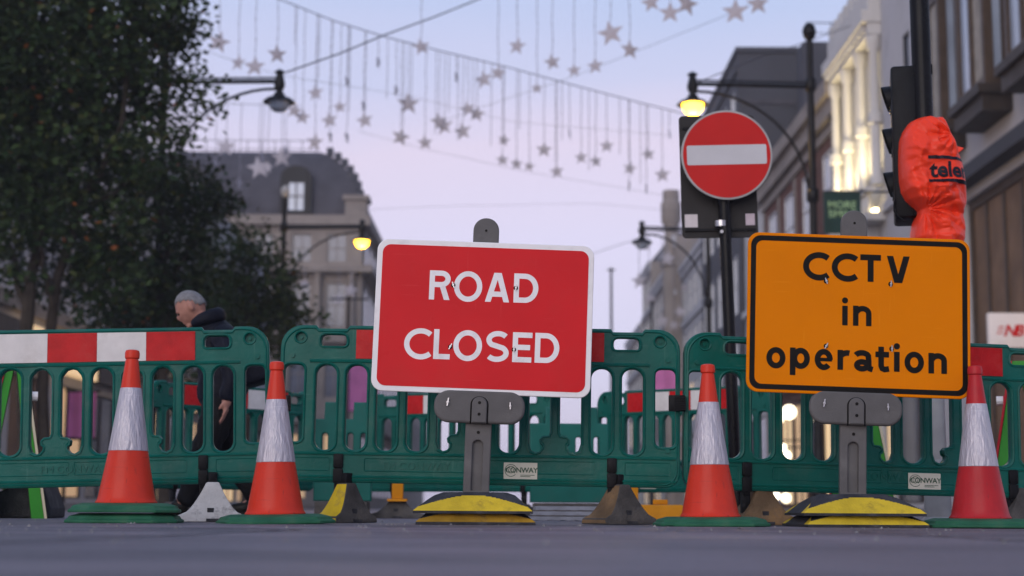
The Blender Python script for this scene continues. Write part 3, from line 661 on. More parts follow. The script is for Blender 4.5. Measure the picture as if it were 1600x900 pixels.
tree('dark tree with low rounded crown between tall tree and mansard roof', 30, (255, 0),
     [([(256, 800, 0), (254, 600, 0), (258, 460, 0), (262, 380, 0), (240, 300, 0)], .13, .04), ([(258, 460, 0), (300, 380, .3), (340, 320, .2)], .06, .02)],
     [(255, 300, 0, 1.1, 1.1, .75), (318, 310, .1, .66, .9, .52), (345, 318, 0, .36, .6, .34), (235, 390, 0, 1.15, 1.1, .75), (310, 372, .2, .62, .8, .5), (200, 450, .2, 1.1, 1., .7), (275, 460, .3, .85, 1., .8), (180, 500, .5, .8, .8, .4), (240, 500, .3, .9, .8, .5), (300, 480, .2, .8, .8, .6), (215, 545, .3, 1., .8, .5)], 430, .135, [.5, .34, .157, .003])
tree('smaller olive green tree in front of the mansard building', 35, (385, 0),
     [([(385, 800, 0), (386, 600, 0), (384, 500, 0), (390, 420, 0)], .11, .04), ([(386, 520, 0), (440, 470, .2), (470, 470, 0)], .04, .015)],
     [(392, 385, 0, .62, .8, .52), (350, 420, .2, .85, .9, .7), (410, 432, 0, .8, .8, .7), (425, 470, .2, .9, .8, .6), (380, 470, .3, .9, .8, .7), (330, 480, 0, 1.0, 1., .8), (400, 500, .1, 1.0, .9, .6), (452, 485, 0, .5, .6, .32), (480, 492, 0, .28, .4, .18), (440, 530, .1, .8, .7, .5), (330, 560, .2, 1., .9, .6)], 520, .135, [.30, .30, .398, .002])

# ------------------------------------------------------------------ hanging stars and the wires that carry them
def wire(label, pts, rad=.019, sag=0.0):
    ps = [at(*p) for p in pts]; o0 = ps[0]
    b = MB(); out = []
    for i in range(len(ps) - 1):
        for k in range(10): out.append(ps[i].lerp(ps[i + 1], k / 10) - o0)
    out.append(ps[-1] - o0); b.tube(out, rad, 6)
    tag(b.build('overhead_wire', M['wire'], None, o0), label, 'wire', 'wires strung over the street')
    return ps
W1 = [(380, -22, 50), (440, 0, 51), (520, 32, 52), (600, 57, 53), (690, 80, 54.5), (790, 104, 56), (900, 134, 58), (1010, 163, 60), (1118, 190, 62)]
wire('thick overhead wire slanting down to the lit lamp by no entry sign', W1)
wire('overhead wire rising from the unlit lamp by the tree', [(447, 113, YL1 + .2), (530, 84, 33), (600, 55, 34.5), (680, 26, 36), (752, -3, 38), (830, -40, 40)], .017)
wire('faint overhead wire rising toward the cluster of topmost stars', [(700, 186, 70), (754, 167, 68), (900, 118, 62), (1135, 24, 54), (1230, -20, 50)], .009)
wire('faint overhead wire descending under the lowest stars', [(560, 205, 74), (660, 232, 76), (820, 268, 80), (1010, 300, 84), (1060, 310, 85)], .008)
wire('faint wire behind unlit lamp head and dark tree', [(300, 72, 44), (380, 100, 45), (440, 118, 46), (640, 150, 52), (800, 190, 58), (1050, 212, 64)], .006)
wire('faint level wire low over the far street', [(560, 328, 88), (700, 322, 90), (930, 318, 92), (1060, 330, 92)], .008)
wire('thin wire from dark block roof to right hand lamp post', [(1092, 128, YL1 + .3), (1180, 92, 36), (1258, 66, 40), (1330, 40, 45)], .011)
FARW = [(920, 398, 104), (1000, 372, 104), (1065, 352, 104), (1130, 330, 104)]
wire('low wire crossing before the turret building', FARW, .02)
LEFTW = [(300, 215, 62), (420, 190, 62), (520, 180, 62)]
def lerp_wire(Wp, x):
    for (x0, y0, d0), (x1, y1, d1) in zip(Wp, Wp[1:]):
        if x <= x1 or (x1, y1, d1) == Wp[-1]:
            s_ = (x - x0) / (x1 - x0); return (x, y0 + (y1 - y0) * s_, d0 + (d1 - d0) * s_)
for i, (Yr, pyr) in enumerate(((38, -58), (45, -34))):
    wire(['cross street wire above the topmost stars', 'second cross street wire above the upper stars'][i], [(250, pyr, Yr), (800, pyr + 4, Yr), (1290, pyr, Yr)], .014)
def star_mesh(r_):
    b = MB(); v = [(0, -.085 * r_, 0), (0, .085 * r_, 0)]
    for k in range(10):
        a = PI / 2 + k * PI / 5; q = r_ if k % 2 == 0 else r_ * .42
        v.append((q * math.cos(a), 0, q * math.sin(a)))
    f = []
    for k in range(10): f += [(0, 2 + k, 2 + (k + 1) % 10), (1, 2 + (k + 1) % 10, 2 + k)]
    b.add(v, f); me = b.mesh('star'); me.materials.append(M['star']); return me
SM = star_mesh(1.0)
S1 = [(342,66,34),(372,98,26),(398,104,32),(433,85,30),(808,72,28),(863,97,25),(897,110,22),(930,103,26),(954,52,40),(984,78,31),(1017,4,30),(1047,20,34),(1073,6,38),(1149,18,40),(1184,6,34)]
S2 = [(460,173,24),(473,183,24),(493,145,26),(492,222,28),(515,188,26),(516,213,9),(531,167,20),(542,127,9),(542,214,8),(570,188,26),(568,165,9),(591,97,12),(619,141,9),(638,162,34),(626,214,28),(664,223,23),(686,190,27),(694,197,29),(658,73,27),
      (713,120,14),(756,124,30),(778,114,24),(839,138,18),(731,170,24),(745,178,25),(723,205,28),(787,219,19),(785,250,20),(807,256,20),(827,260,17),(850,234,24),(870,268,22),(890,208,9),(908,246,21),(931,252,20),(948,228,22),(1013,241,20),(984,263,21),(983,290,14),(1010,294,15),(1035,273,24),(1046,208,13)]
S3 = [(1043,404,22),(999,439,24),(1015,468,20),(1089,423,19),(1035,502,20),(1063,487,18),(1084,494,20),(1009,384,16),(1070,450,14),(1053,508,16)]
S4 = [(353,229,30),(404,262,34),(418,262,18),(440,246,30),(336,257,11),(374,287,13),(410,248,14),(446,236,12)]
S5 = [(548,454,22),(529,467,18),(476,445,18)]
wire('thin wire across the slate roof with drooping stars', [(250, 158, 66), (360, 162, 66), (470, 166, 66)], .012)
wire('low wire by the mansard building with three stars', [(420, 418, 90), (500, 420, 90), (600, 416, 90)], .014)
names = {}
def star(px, py, sz, top_y, Y, label, grp, narrow=False):
    p = at(px, py, Y); tp = at(px, top_y, Y).z
    nar = sz < 16 and narrow
    r_ = (24 if nar else sz) / F * Y * .5 * 1.18
    t = thing('hanging_star', label, 'star', p, 0, grp)
    o = bpy.data.objects.new('star', SM); C.objects.link(o); o.parent = t
    o.scale = (r_, r_, r_); yaw = R(78) if nar else random.uniform(-.45, .45)
    o.rotation_euler = (random.uniform(-.1, .1), random.uniform(-.22, .22), yaw)
    b = MB(); ln = tp - p.z; k = max(3, int(ln / .5))
    b.tube([(0.02 * math.sin(i * 2.1) * (0 < i < k), 0, r_ * .8 + (ln - r_ * .8) * i / k) for i in range(k + 1)], .0095 * Y / 45, 5)
    nb = max(2, int(ln / .28))
    for i in range(nb): z = r_ + (ln - r_) * (i + .5) / nb; b.lathe([(.006, -.03), (.019 * Y / 45, 0), (.006, .03)], 5, 0, (0, 0, z))
    b.build('string', M['string'], t)
for i, (x, y, s_) in enumerate(S1):
    Y = 38 if s_ >= 30 else 45; star(x, y, s_, {38: -58, 45: -34}[Y] + .0, Y, ['small', 'large'][s_ >= 30] + ' pale star on a beaded string above the crossing wires' if x < 1000 and x > 700 else ('pale star in the cluster above the round no entry sign') if x > 700 else 'pale grey star hanging on a string beside the tall tree', 'stars in the nearest row', True)
for x, y, s_ in S2:
    _, wy, Y = lerp_wire(W1, x)
    if x > 1060: Y = 61
    if y - wy < 26: star(x, y, s_, -30, Y - 6, 'small grey star hanging across the thick slanting wire', 'stars crossing the thick wire', True)
    elif s_ < 16: star(x, y, s_, wy, Y, 'small grey star turned edge on below the thick wire', 'stars turned edge on', True)
    else:
        szl = 'large' if s_ >= 26 else 'small'
        where = 'beside the unlit lamp head' if x < 545 else ('below the crossing of two wires' if x < 760 else 'below the thick wire toward the no entry sign')
        star(x, y, s_, wy, Y, szl + ' grey star hanging ' + where, 'stars ' + where, True)
for x, y, s_ in S3: _, wy, Y = lerp_wire(FARW, x); star(x, y, s_, wy, Y, 'small pale star hanging before the far right buildings', 'stars before the far buildings')
for x, y, s_ in S4: star(x, y, s_, 160 , 66, 'whitish star hanging in front of the slate mansard roof', 'stars before the mansard roof', True)
for x, y, s_ in S5: star(x, y, s_, 418, 90, 'small white star low before the mansard building wall', 'stars before the mansard wall')
# bare light strings
for i, x in enumerate([462, 500, 548, 606, 632, 644, 682, 702, 716, 739, 768, 812, 868, 878, 920, 968, 1000]):
    _, wy, Y = lerp_wire(W1, x); a = at(x, wy, Y); c_ = at(x, wy + 60 + (i * 37) % 75, Y)
    b = MB(); b.tube([(0, 0, 0), (.01, 0, (c_.z - a.z) / 2), (0, 0, c_.z - a.z)], .0095 * Y / 45, 5)
    nb = int((a.z - c_.z) / .28)
    for k in range(nb): b.lathe([(.006, -.03), (.019 * Y / 45, 0), (.006, .03)], 5, 0, (0, 0, -(k + .5) * .28))
    tag(b.build('light_string', M['string'], None, a), 'bare light string without a star hanging from thick wire', 'light string', 'bare light strings')

# ------------------------------------------------------------------ barriers
PW = 2.0
def build_barrier_meshes():
    zt, zb = .994, .203
    top = [(.0, zb + .07)]
    out = rrect(0, zb, PW, zt, [.07, .11, .11, .07], 6)
    # grip dips in the top edge
    dip = []
    loop = []
    for p in out:
        loop.append(p)
    k = next(i for i in range(len(loop)) if i > 6 and loop[i][1] >= zt - 1e-6)   # first point on the top edge from the right
    ins = []
    for (a, c) in ((1.812, 1.666), (.334, .188)):
        ins += [(a + .012, zt), (a, zt - .016), (c, zt - .016), (c - .012, zt)]
    loop[k + 1:k + 1] = ins
    slots = []
    for i in range(11):
        x0 = .184 + i * .1529; slots.append(rrect(x0, .365, x0 + .103, .792, .049, 6))
    ends = [rrect(.022, .405, .122, .792, .03, 4), rrect(PW - .122, .405, PW - .022, .792, .03, 4)]
    # latch tongues standing into some slots
    def tongue(s, side, i):
        x0 = .184 + i * .1529; x1 = x0 + .103; z0 = .365
        if side == 'l': return [(x1, .414), (x1, .743)] + [(x0 + .0515 + .049 * math.cos(a), .743 + .049 * math.sin(a)) for a in [R(20), R(60), R(90), R(120), R(160)]] + [(x0, .743), (x0, .47), (x0 + .008, .452), (x0 + .035, .449), (x0 + .046, .436), (x0 + .044, .42), (x0 + .034, .412), (x0 + .034, .395), (x0 + .048, .375), (x0 + .07, .368), (x0 + .092, .38)]
        return [(2 * x0 + .103 - x, z) for x, z in tongue(s, 'l', i)][::-1]
    slots[5] = tongue(0, 'l', 5); slots[7] = tongue(0, 'r', 7); slots[4] = tongue(0, 'r', 4); slots[8] = tongue(0, 'l', 8)
    grips = [rrect(.205, .884, .330, .952, [.022, .03, .03, .022], 4), rrect(1.67, .884, 1.795, .952, [.022, .03, .03, .022], 4)]
    studs = [circle(.10, .932, .026, 16), circle(PW - .10, .932, .026, 16)]
    body = plate_mesh([loop] + slots + ends + grips + studs, .046, .007)
    # beads: raised rims and ribs on both faces
    beads = []
    b = MB()
    for fy in (-.023, .023):
        for lp, gr in [(s_, .009) for s_ in slots + ends + grips]:
            cx = sum(p[0] for p in lp) / len(lp); cz = sum(p[1] for p in lp) / len(lp)
            pts = [(cx + (x - cx) * (1 + gr / .05 * .9), fy, cz + (z - cz) * (1 + gr / .2)) for x, z in lp]
            pts.append(pts[0]); b.tube(pts, .0065, 5, cap=False)
        lo = [(x + (.016 if x < 1 else -.016) * (1 if x < .12 or x > 1.88 else 0), fy, z + (.014 if z < .4 else -.014)) for x, z in loop]; lo.append(lo[0]); b.tube(lo, .006, 5, cap=False)
        b.tube([(.15, fy, .812), (PW - .15, fy, .812)], .009, 6); b.tube([(.02, fy, .347), (PW - .02, fy, .347)], .008, 6)
        b.tube([(.02, fy * .9, .232), (PW - .02, fy * .9, .232)], .008, 6)
        for x0, x1 in ((.05, .265), (.44, .99), (1.02, 1.58), (1.73, 1.95)):
            r_ = rrect(x0, .262, x1, .325, .006, 2); pts = [(x, fy * 1.0, z) for x, z in r_]; pts.append(pts[0]); b.tube(pts, .0028, 4, cap=False)
        for cx in (.10, PW - .10):
            b.tube([(cx + .03 * math.cos(a), fy, .932 + .03 * math.sin(a)) for a in [2 * PI * k / 16 for k in range(17)]], .005, 5, cap=False)
            b.lathe([(.001, 0), (.018, .0), (.016, .006), (.001, .007)], 10, 0, (0, 0, 0)) if False else None
        for cx in (.062, PW - .062): b.tube([(cx, fy * .6, .838), (cx, fy * 1.35, .838)], .012, 10); b.tube([(cx, fy * .6, .385), (cx, fy * 1.3, .385)], .012, 10)
    bd = b.mesh('beads')
    # plug behind the stud sockets
    c = MB()
    for cx in (.10, PW - .10): c.tube([(cx, -.004, .932), (cx, .02, .932)], .0262, 14); c.tube([(cx, -.012, .932), (cx, -.004, .932)], .009, 10)
    pl = c.mesh('plug')
    return join_meshes('panel', [body, bd, pl])
PANEL = build_barrier_meshes()
def clamp_mesh():
    b = MB(); b.box((-.024, -.036, .275), (.024, .036, .345)); b.box((-.024, -.036, .200), (.024, .036, .271)); b.box((-.017, -.03, .18), (.017, .03, .35)); b.box((-.02, -.02, .06), (.02, .02, .2))
    return b
CLAMP_X = (.31, 1.665)
STRIP_X0, STRIP_W = .380, .2485
def barrier(label, loc, rz, tilt, gm, group, stickers=False, emboss=False, strips=True, colours='rwrwr', clampy=(.31, 1.665)):
    t = thing('barrier', label, 'barrier', loc, rz, group); t.rotation_euler = (0, tilt, rz)
    me = PANEL if gm.name == 'green_plastic' else PANEL.copy()
    if not len(me.materials): me.materials.append(gm)
    if not any(p.use_smooth for p in me.polygons[:1]): me.shade_smooth(); me.set_sharp_from_angle(angle=R(40))
    o = bpy.data.objects.new('panel', me); C.objects.link(o); o.parent = t
    for i, c in enumerate(colours):
        for fy in ((-.0262,) if True else ()):
            b = MB(); x0 = STRIP_X0 + i * STRIP_W
            b.box((x0 + .0006, fy - .0015, .826), (x0 + STRIP_W - .0006, fy + .003, .972))
            q = b.build('reflector', M['red_sheet'] if c == 'r' else M['white_sheet'], t, smooth=0)
    for cx in clampy: clamp_mesh().build('clamp', M['black_plastic'], t, (cx, 0, 0), bevel=.004)
    return t
def sticker(parent, cx, cz, s=1.0):
    b = MB(); b.prism(rrect(-.083 * s, -.041 * s, .083 * s, .041 * s, .003), -.0015, .0)
    o = b.build('sticker', M['sticker'], parent, (cx, -.0262, cz), smooth=0)
    tm = text_mesh('CONWAY', .036 * s, .0003, .0006, spacing=.93); link('lettering', tm, o, (.005 * s, -.0022, .003 * s), mats=M['sticker_green'], smooth=0)
    b = MB()
    for r_, a0, a1, w_ in ((.031, 20, 330, .003), (.022, -40, 200, .0035), (.014, 150, 400, .003)):
        pts = [(-.047 * s + r_ * s * math.cos(R(a)), -.0018, .002 * s + r_ * s * math.sin(R(a))) for a in range(a0, a1, 12)]
        for p, q in zip(pts, pts[1:]):
            c_ = Vector((-.047 * s, -.0018, .002 * s)); P_, Q_ = Vector(p), Vector(q); e = w_ * s
            b.add([P_, Q_, Q_ + (c_ - Q_).normalized() * e, P_ + (c_ - P_).normalized() * e], [(0, 1, 2, 3)])
    for a_, c_, z_ in ((.0, .07, -.022), (.0, .05, -.029)): b.add([(a_ * s, -.0018, z_ * s), (c_ * s, -.0018, z_ * s), (c_ * s, -.0018, (z_ + .003) * s), (a_ * s, -.0018, (z_ + .003) * s)], [(0, 1, 2, 3)])
    b.build('emblem', M['sticker_green'], o, smooth=0)
def emboss(parent, cx, cz, body='FM CONWAY', size=.052):
    for wd_, dx in (('FM', -.135), ('CONWAY', .04)): link('embossed_lettering', text_mesh(wd_, size, .0022, .0, spacing=1.1), parent, (cx + dx, -.0245, cz), mats=M['green'], smooth=0)

YB = 7.74
def barrier_from_px(label, xl, yl_top, xr, yr_top, Yl, Yr, **k):
    """left and right ends of the top edge -> panel placed on the ground"""
    a = at(xl, yl_top, Yl); c_ = at(xr, yr_top, Yr)
    rz = math.atan2(Yr - Yl, c_.x - a.x); ln = math.hypot(Yr - Yl, c_.x - a.x)
    tilt = -math.atan2(c_.z - a.z, ln)
    t = barrier(label, (a.x, Yl, a.z - .994), rz, tilt, **k)
    t.scale = (ln / PW, 1, 1); return t
b1 = barrier_from_px('green plastic barrier in front of the walking man', -188, 520, 431, 510, 7.66, 7.80, gm=M['green'], group='green barriers of the front row')
b2 = barrier_from_px('green plastic barrier behind the red road closed sign', 438, 508, 1059, 516, 7.78, 7.70, gm=M['green'], group='green barriers of the front row')
b3 = barrier_from_px('green plastic barrier behind the amber sign', 1063, 518, 1668, 543, 7.72, 8.02, gm=M['green'], group='green barriers of the front row')
sticker(b2, 1.215, .275); sticker(b3, 1.205, .275, 1.0)
emboss(b1, 1.02, .288); emboss(b3, .98, .292); emboss(b2, .70, .288)
# ribbed black connectors at the joints
for lb, px, py, Y in (('black ribbed connector joining barriers beside the third cone', 1058, 630, 7.66), ('black ribbed connector joining barriers behind the second cone', 441, 630, 7.72)):
    p = at(px, py, Y); t = thing('connector', lb, 'connector', p)
    b = MB(); b.box((-.040, -.012, -.040), (.040, .03, .040)); b.build('block', M['black_plastic'], t, bevel=.004)
    for k in range(6): b = MB(); b.box((-.015, -.018, -.034 + k * .0118), (.043, -.011, -.028 + k * .0118)); b.build('rib', M['black_plastic'], t, smooth=0)

# second row of barriers further back
def back_barrier(label, xl, xr, Yl, Yr, ytop=612, colours='rwrwr'):
    a = at(xl, ytop, Yl); c_ = at(xr, ytop, Yr); rz = math.atan2(Yr - Yl, c_.x - a.x); ln = math.hypot(Yr - Yl, c_.x - a.x)
    t = barrier(label, (a.x, Yl, .0), rz, 0, M['green_far'], 'green barriers of the back row', colours=colours); t.scale = (ln / PW, 1, 1)
    for cx in CLAMP_X:
        b = MB(); b.frustum((.12, .17), (.03, .05), 0.002, .11); o_ = b.build('foot', M['foot_dark'], t, (cx, 0, 0), bevel=.008)
    return t
bb = []
bb.append(back_barrier('faded green back row barrier behind the walking man', 232, 492, 11.2, 12.4))
bb.append(back_barrier('faded green back row barrier seen under the red sign', 574, 872, 12.6, 11.9, 618))
bb.append(back_barrier('faded green back row barrier behind the third cone', 935, 1205, 12.2, 11.3, 620, 'rwrwr'))
sticker(bb[2], .62, .275, 1.1); sticker(bb[0], 1.2, .275, 1.1)
def stub_panel(label, xl, xr, Y):
    a = at(xl, 700, Y); c_ = at(xr, 700, Y); ln = c_.x - a.x
    t = thing('barrier_stack', label, 'barrier', (a.x, Y, 0), 0, 'low green barrier ends')
    z1 = .70
    loop = [(0, .12), (ln, .12), (ln, z1)]
    for cx in (ln * .78, ln * .28): loop += [(cx + .05, z1), (cx + .045, z1 + .12), (cx - .045, z1 + .12), (cx - .05, z1)]
    loop += [(0, z1)]
    holes = [rrect(ln * f - .02, .3, ln * f + .02, .6, .019, 4) for f in (.18, .42, .62, .85)]
    link('panel', plate_mesh([loop] + holes, .07, .01), t, mats=M['green_far'])
    part_box('skid', t, (.02, -.12, .002), (ln - .02, .12, .117), M['foot_dark'], .01)
stub_panel('low green barrier end with two upright pegs behind the second cone', 492, 582, 11.0)
stub_panel('low green barrier end with two upright pegs right of the red sign', 828, 950, 11.4)

# ------------------------------------------------------------------ barrier feet
def foot(label, px, Y, rz, m_main, m_front=None, wid=.165, th=.10, py=817, h=.195, owner=None):
    p = at(px, py, Y)
    n = 8; prof = []
    for i in range(n + 1):
        s_ = i / n; prof.append((wid - (wid - .030) * (s_ ** .72), h * s_ if i else .0))
    prof[0] = (wid, .0); pr = [(wid, 0), (wid, .028)] + [(wid - .004 - (wid - .034) * ((i / n) ** .55), .028 + (h - .028) * i / n) for i in range(1, n + 1)]
    b = MB()
    # tapered block: side profile in x, thickness shrinks to the top
    left = [(-x, z) for x, z in pr]; poly = pr + left[::-1]
    yth = lambda z: th * (1 - .55 * z / h)
    k = len(poly); v = [(x, -yth(z), z) for x, z in poly] + [(x, yth(z), z) for x, z in poly]
    f = [tuple(range(k)), tuple(range(2 * k - 1, k - 1, -1))] + [(i, i + k, (i + 1) % k + k, (i + 1) % k) for i in range(k)]
    b.add(v, f)
    for i in range(len(b.m)):
        pass
    if m_front is not None:
        for i, fc in enumerate(b.f):
            cx = sum(b.v[q][0] for q in fc) / len(fc); 
            if cx < -.02: b.m[i] = 1
    t = b.build('foot', [m_main] + ([m_front] if m_front is not None else []), None, bevel=.006)
    bpy.context.view_layer.update()
    t['label'] = label; t.parent = owner; t.matrix_parent_inverse = owner.matrix_world.inverted(); t.matrix_basis = Matrix.Translation((p.x, Y, .001)) @ Matrix.Rotation(rz, 4, 'Z')
    b = MB(); b.box((-.026, -yth(.06) - .004, .045), (.006, -yth(.06) + .02, .068)); b.box((-.03, -th - .004, .002), (.03, -th + .02, .016)); b.build('moulded_slot', M['rubber'], t, smooth=0)
    b = MB(); b.box((-.022, -.022, h - .004), (.022, .022, h + .05)); b.build('socket', M['black_plastic'], t, bevel=.004)
    return t
foot('chipped white painted foot between the two left cones', 330, 7.74, R(14), M['foot_white'], owner=b1)
foot('half yellow half grey foot right of the second cone', 540, 7.74, R(50), M['foot_dark'], M['foot_yellow'], .14, .085, owner=b2)
foot('rust stained brown foot right of the red sign', 968, 7.70, R(36), M['foot_dark'], M['foot_brown'], .165, .10, owner=b2)
foot('dark brown foot half behind the third cone', 1188, 7.82, R(14), M['foot_brown'], None, .17, .11, owner=b3)
foot('dark foot half behind the rightmost cone', 1596, 8.0, R(10), M['foot_dark'], None, .17, .11, owner=b3)
foot('grey foot of the back row under the front barrier', 620, 11.2, R(5), M['foot_dark'], None, .20, .11, 811, .16, owner=bb[1])

# ------------------------------------------------------------------ cones
def cone(label, px, Y, double, lean=(0, 0), rz=0.0, red=None):
    red = red or M['cone_red']
    p = at(px, 815, Y); t = thing('traffic_cone', label, 'cone', (p.x, Y, .001), rz, 'orange and white traffic cones')
    z = 0
    def base(z0, wd, name='base'):
        b = MB(); oct_ = lambda r_, c: [(r_, -c), (r_, c), (c, r_), (-c, r_), (-r_, c), (-r_, -c), (-c, -r_), (c, -r_)]
        rings = [(wd, .0), (wd, .012), (wd - .012, .018), (wd - .018, .030), (wd - .06, .042)]
        v = []; 
        for r_, zz in rings: v += [(x, y, z0 + zz) for x, y in oct_(r_, r_ * .62)]
        f = [(8 * i + k, 8 * i + (k + 1) % 8, 8 * i + 8 + (k + 1) % 8, 8 * i + 8 + k) for i in range(4) for k in range(8)] + [tuple(range(8))[::-1], tuple(range(32, 40))]
        b.add(v, f); return b.build(name, M['cone_green'], t, smooth=25, bevel=.003)
    base(0, .245)
    if double: o_ = base(.046, .238); o_.rotation_euler = (0, 0, R(3)); z = .046
    z += .040
    H = .715
    b = MB(); b.lathe([(.136, 0), (.138, .006), (.129, .018), (.124, .04), (.0875, .237)], 40); o1 = b.build('cone_body', red, t, (0, 0, z))
    b = MB(); b.lathe([(.0880, .236), (.0891, .238), (.0475, .520), (.0465, .522)], 40); sl = b.build('reflective_sleeve', M['sleeve'], t, (0, 0, z))
    b = MB()
    for a in (R(-62), R(-108), R(130)):
        for k in range(26):
            zz = .254 + k * .0100; r_ = .0891 + (.0475 - .0891) * (zz - .238) / .282 + .0008
            b.add([(r_ * math.cos(a + s_ * .012), r_ * math.sin(a + s_ * .012), zz + d_) for s_, d_ in ((-1, 0), (1, 0), (1, .006), (-1, .006))], [(0, 1, 2, 3)])
    b.build('stitching', M['sign_white'], sl, smooth=0)
    b = MB(); b.lathe([(.0462, .518), (.029, .650), (.0275, .654), (.033, .660), (.0335, .682), (.030, .694), (.018, .698), (.012, .682)], 32); b.build('cone_tip', red, t, (0, 0, z))
    t.rotation_euler = (lean[0], lean[1], rz)
    return t
cone('red traffic cone on a doubled green base by the red white strip', 196, 7.02, True, (0, 0), R(6))
cone('red traffic cone between white foot and yellow foot', 430, 7.06, False, (0, R(-1.0)), R(20))
cone('red traffic cone between the red sign and amber sign', 1110, 7.06, False, (0, R(-.3)), R(2))
cone('dark red traffic cone right of the amber sign', 1532, 7.06, False, (0, R(0)), R(-4), mat('cone_crimson', (.40, .018, .022), .36, .14, 5, .06, 60, dirt=(.26, .02, .025), dirt_amt=.6, dscale=6, spec=.16, scr=(.2, .03, .03)))

# ------------------------------------------------------------------ sign lettering as strokes
def ribbon(mb, pts, w_, y, closed=False):
    P = [Vector((x, z)) for x, z in pts]; n = len(P); Lp = []; Rp = []
    for i in range(n):
        if closed: d0 = P[i] - P[i - 1]; d1 = P[(i + 1) % n] - P[i]
        else: d0 = P[max(i, 1)] - P[max(i, 1) - 1]; d1 = P[min(i + 1, n - 1)] - P[min(i + 1, n - 1) - 1]
        d0.normalize(); d1.normalize(); t = (d0 + d1)
        if t.length < 1e-6: t = d1
        t.normalize(); nn = Vector((-t.y, t.x)); k = 1 / max(.45, nn.dot(Vector((-d1.y, d1.x))))
        Lp.append(P[i] + nn * w_ / 2 * k); Rp.append(P[i] - nn * w_ / 2 * k)
    v = [(p.x, y, p.y) for p in Lp] + [(p.x, y, p.y) for p in Rp]
    m_ = n if closed else n - 1
    mb.add(v, [(i, (i + 1) % n, (i + 1) % n + n, i + n) for i in range(m_)])
def ell(cx, cz, rx, rz_, a0, a1, n=28): return [(cx + rx * math.cos(R(a0 + (a1 - a0) * i / n)), cz + rz_ * math.sin(R(a0 + (a1 - a0) * i / n))) for i in range(n + 1)]
def glyph(ch, x0, z0, x1, z1, w_):
    """list of (points, closed) centre lines for a letter whose ink fills the box"""
    h = w_ / 2; W_, H_ = x1 - x0, z1 - z0; cx, cz = (x0 + x1) / 2, (z0 + z1) / 2
    if ch in 'Oo': return [(ell(cx, cz, W_ / 2 - h, H_ / 2 - h, 0, 360, 40)[:-1], True)]
    if ch == 'C': return [(ell(cx + W_ * .10, cz, W_ * .60 - h, H_ / 2 - h, 47, 313, 32), False)]
    if ch == 'L': return [([(x0 + h, z1), (x0 + h, z0)], False), ([(x0 + w_, z0 + h), (x1, z0 + h)], False)]
    if ch == 'D': return [([(x0 + h, z0), (x0 + h, z1)], False), ([(x0 + w_, z1 - h), (x0 + W_ * .45, z1 - h)] + ell(x0 + W_ * .45, cz, W_ * .55 - h, H_ / 2 - h, 90, -90, 20)[1:-1] + [(x0 + W_ * .45, z0 + h), (x0 + w_, z0 + h)], False)]
    if ch == 'E': return [([(x0 + h, z0), (x0 + h, z1)], False), ([(x0 + w_, z1 - h), (x1, z1 - h)], False), ([(x0 + w_, cz), (x1 - W_ * .10, cz)], False), ([(x0 + w_, z0 + h), (x1 - W_ * .02, z0 + h)], False)]
    if ch == 'R':
        r_ = H_ * .285; b_ = z1 - h - r_ + h * .55
        return [([(x0 + h, z0), (x0 + h, z1)], False), ([(x0 + w_, z1 - h), (x1 - r_ - h * .3, z1 - h)] + ell(x1 - r_ - h * .3, z1 - r_, r_ - h + h * .3, r_ - h, 90, -90, 14)[1:-1] + [(x1 - r_ - h * .3, z1 - 2 * r_ + h), (x0 + w_, z1 - 2 * r_ + h)], False), ('par', (x0 + W_ * .60, z1 - 2 * r_ + h, x1 - w_ * .60, z0))]
    if ch == 'A': return [('par', (x0 + w_ * .54, z0, cx - w_ * .16, z1)), ('par', (x1 - w_ * .54, z0, cx + w_ * .16, z1)), ([(x0 + W_ * .26, z0 + H_ * .27), (x1 - W_ * .26, z0 + H_ * .27)], False)]
    if ch == 'S':
        r_ = H_ / 4 + .0; q = []
        q += ell(cx + W_ * .03, z1 - h - (H_ / 4 - h / 2), W_ / 2 - h, H_ / 4 - h / 2, 35, 225, 18)
        q += ell(cx - W_ * .02, z0 + h + (H_ / 4 - h / 2), W_ / 2 - h * .9, H_ / 4 - h / 2, 52, -145, 18)
        return [(q, False)]
    if ch == 'T': return [([(x0, z1 - h), (x1, z1 - h)], False), ([(cx, z1 - w_), (cx, z0)], False)]
    if ch == 'V': return [('par', (x0 + w_ * .54, z1, cx - w_ * .14, z0)), ('par', (x1 - w_ * .54, z1, cx + w_ * .14, z0))]
    if ch == 'n': return [([(x0 + h, z0), (x0 + h, z1)], False), ([(x0 + h * 1.3, z1 - H_ * .34)] + ell(x0 + W_ * .52, z1 - h - (W_ * .48 - h) * .85, W_ * .48 - h, (W_ * .48 - h) * .85, 160, 0, 14) + [(x1 - h, z0)], False)]
    if ch == 'r': return [([(x0 + h, z0), (x0 + h, z1)], False), ([(x0 + h * 1.3, z1 - H_ * .36)] + ell(x0 + W_ * .80, z1 - h - H_ * .24, W_ * .52, H_ * .24, 165, 70, 10), False)]
    if ch == 'i': return [([(cx, z0), (cx, z1)], False), ('dot', (cx, z1 + w_ * .98, w_ * .56))]
    if ch == 'e': return [('bar', (x0 + w_ * .8, cz - h * .62, x1 - w_ * .15, cz + h * .62)), (ell(cx, cz, W_ / 2 - h, H_ / 2 - h, -2, 318, 34), False)]
    if ch == 'p': return [([(x0 + h, z0 - H_ * .30), (x0 + h, z1)], False), (ell(x0 + W_ * .54, cz, W_ * .46 - h, H_ / 2 - h, 0, 360, 32)[:-1], True)]
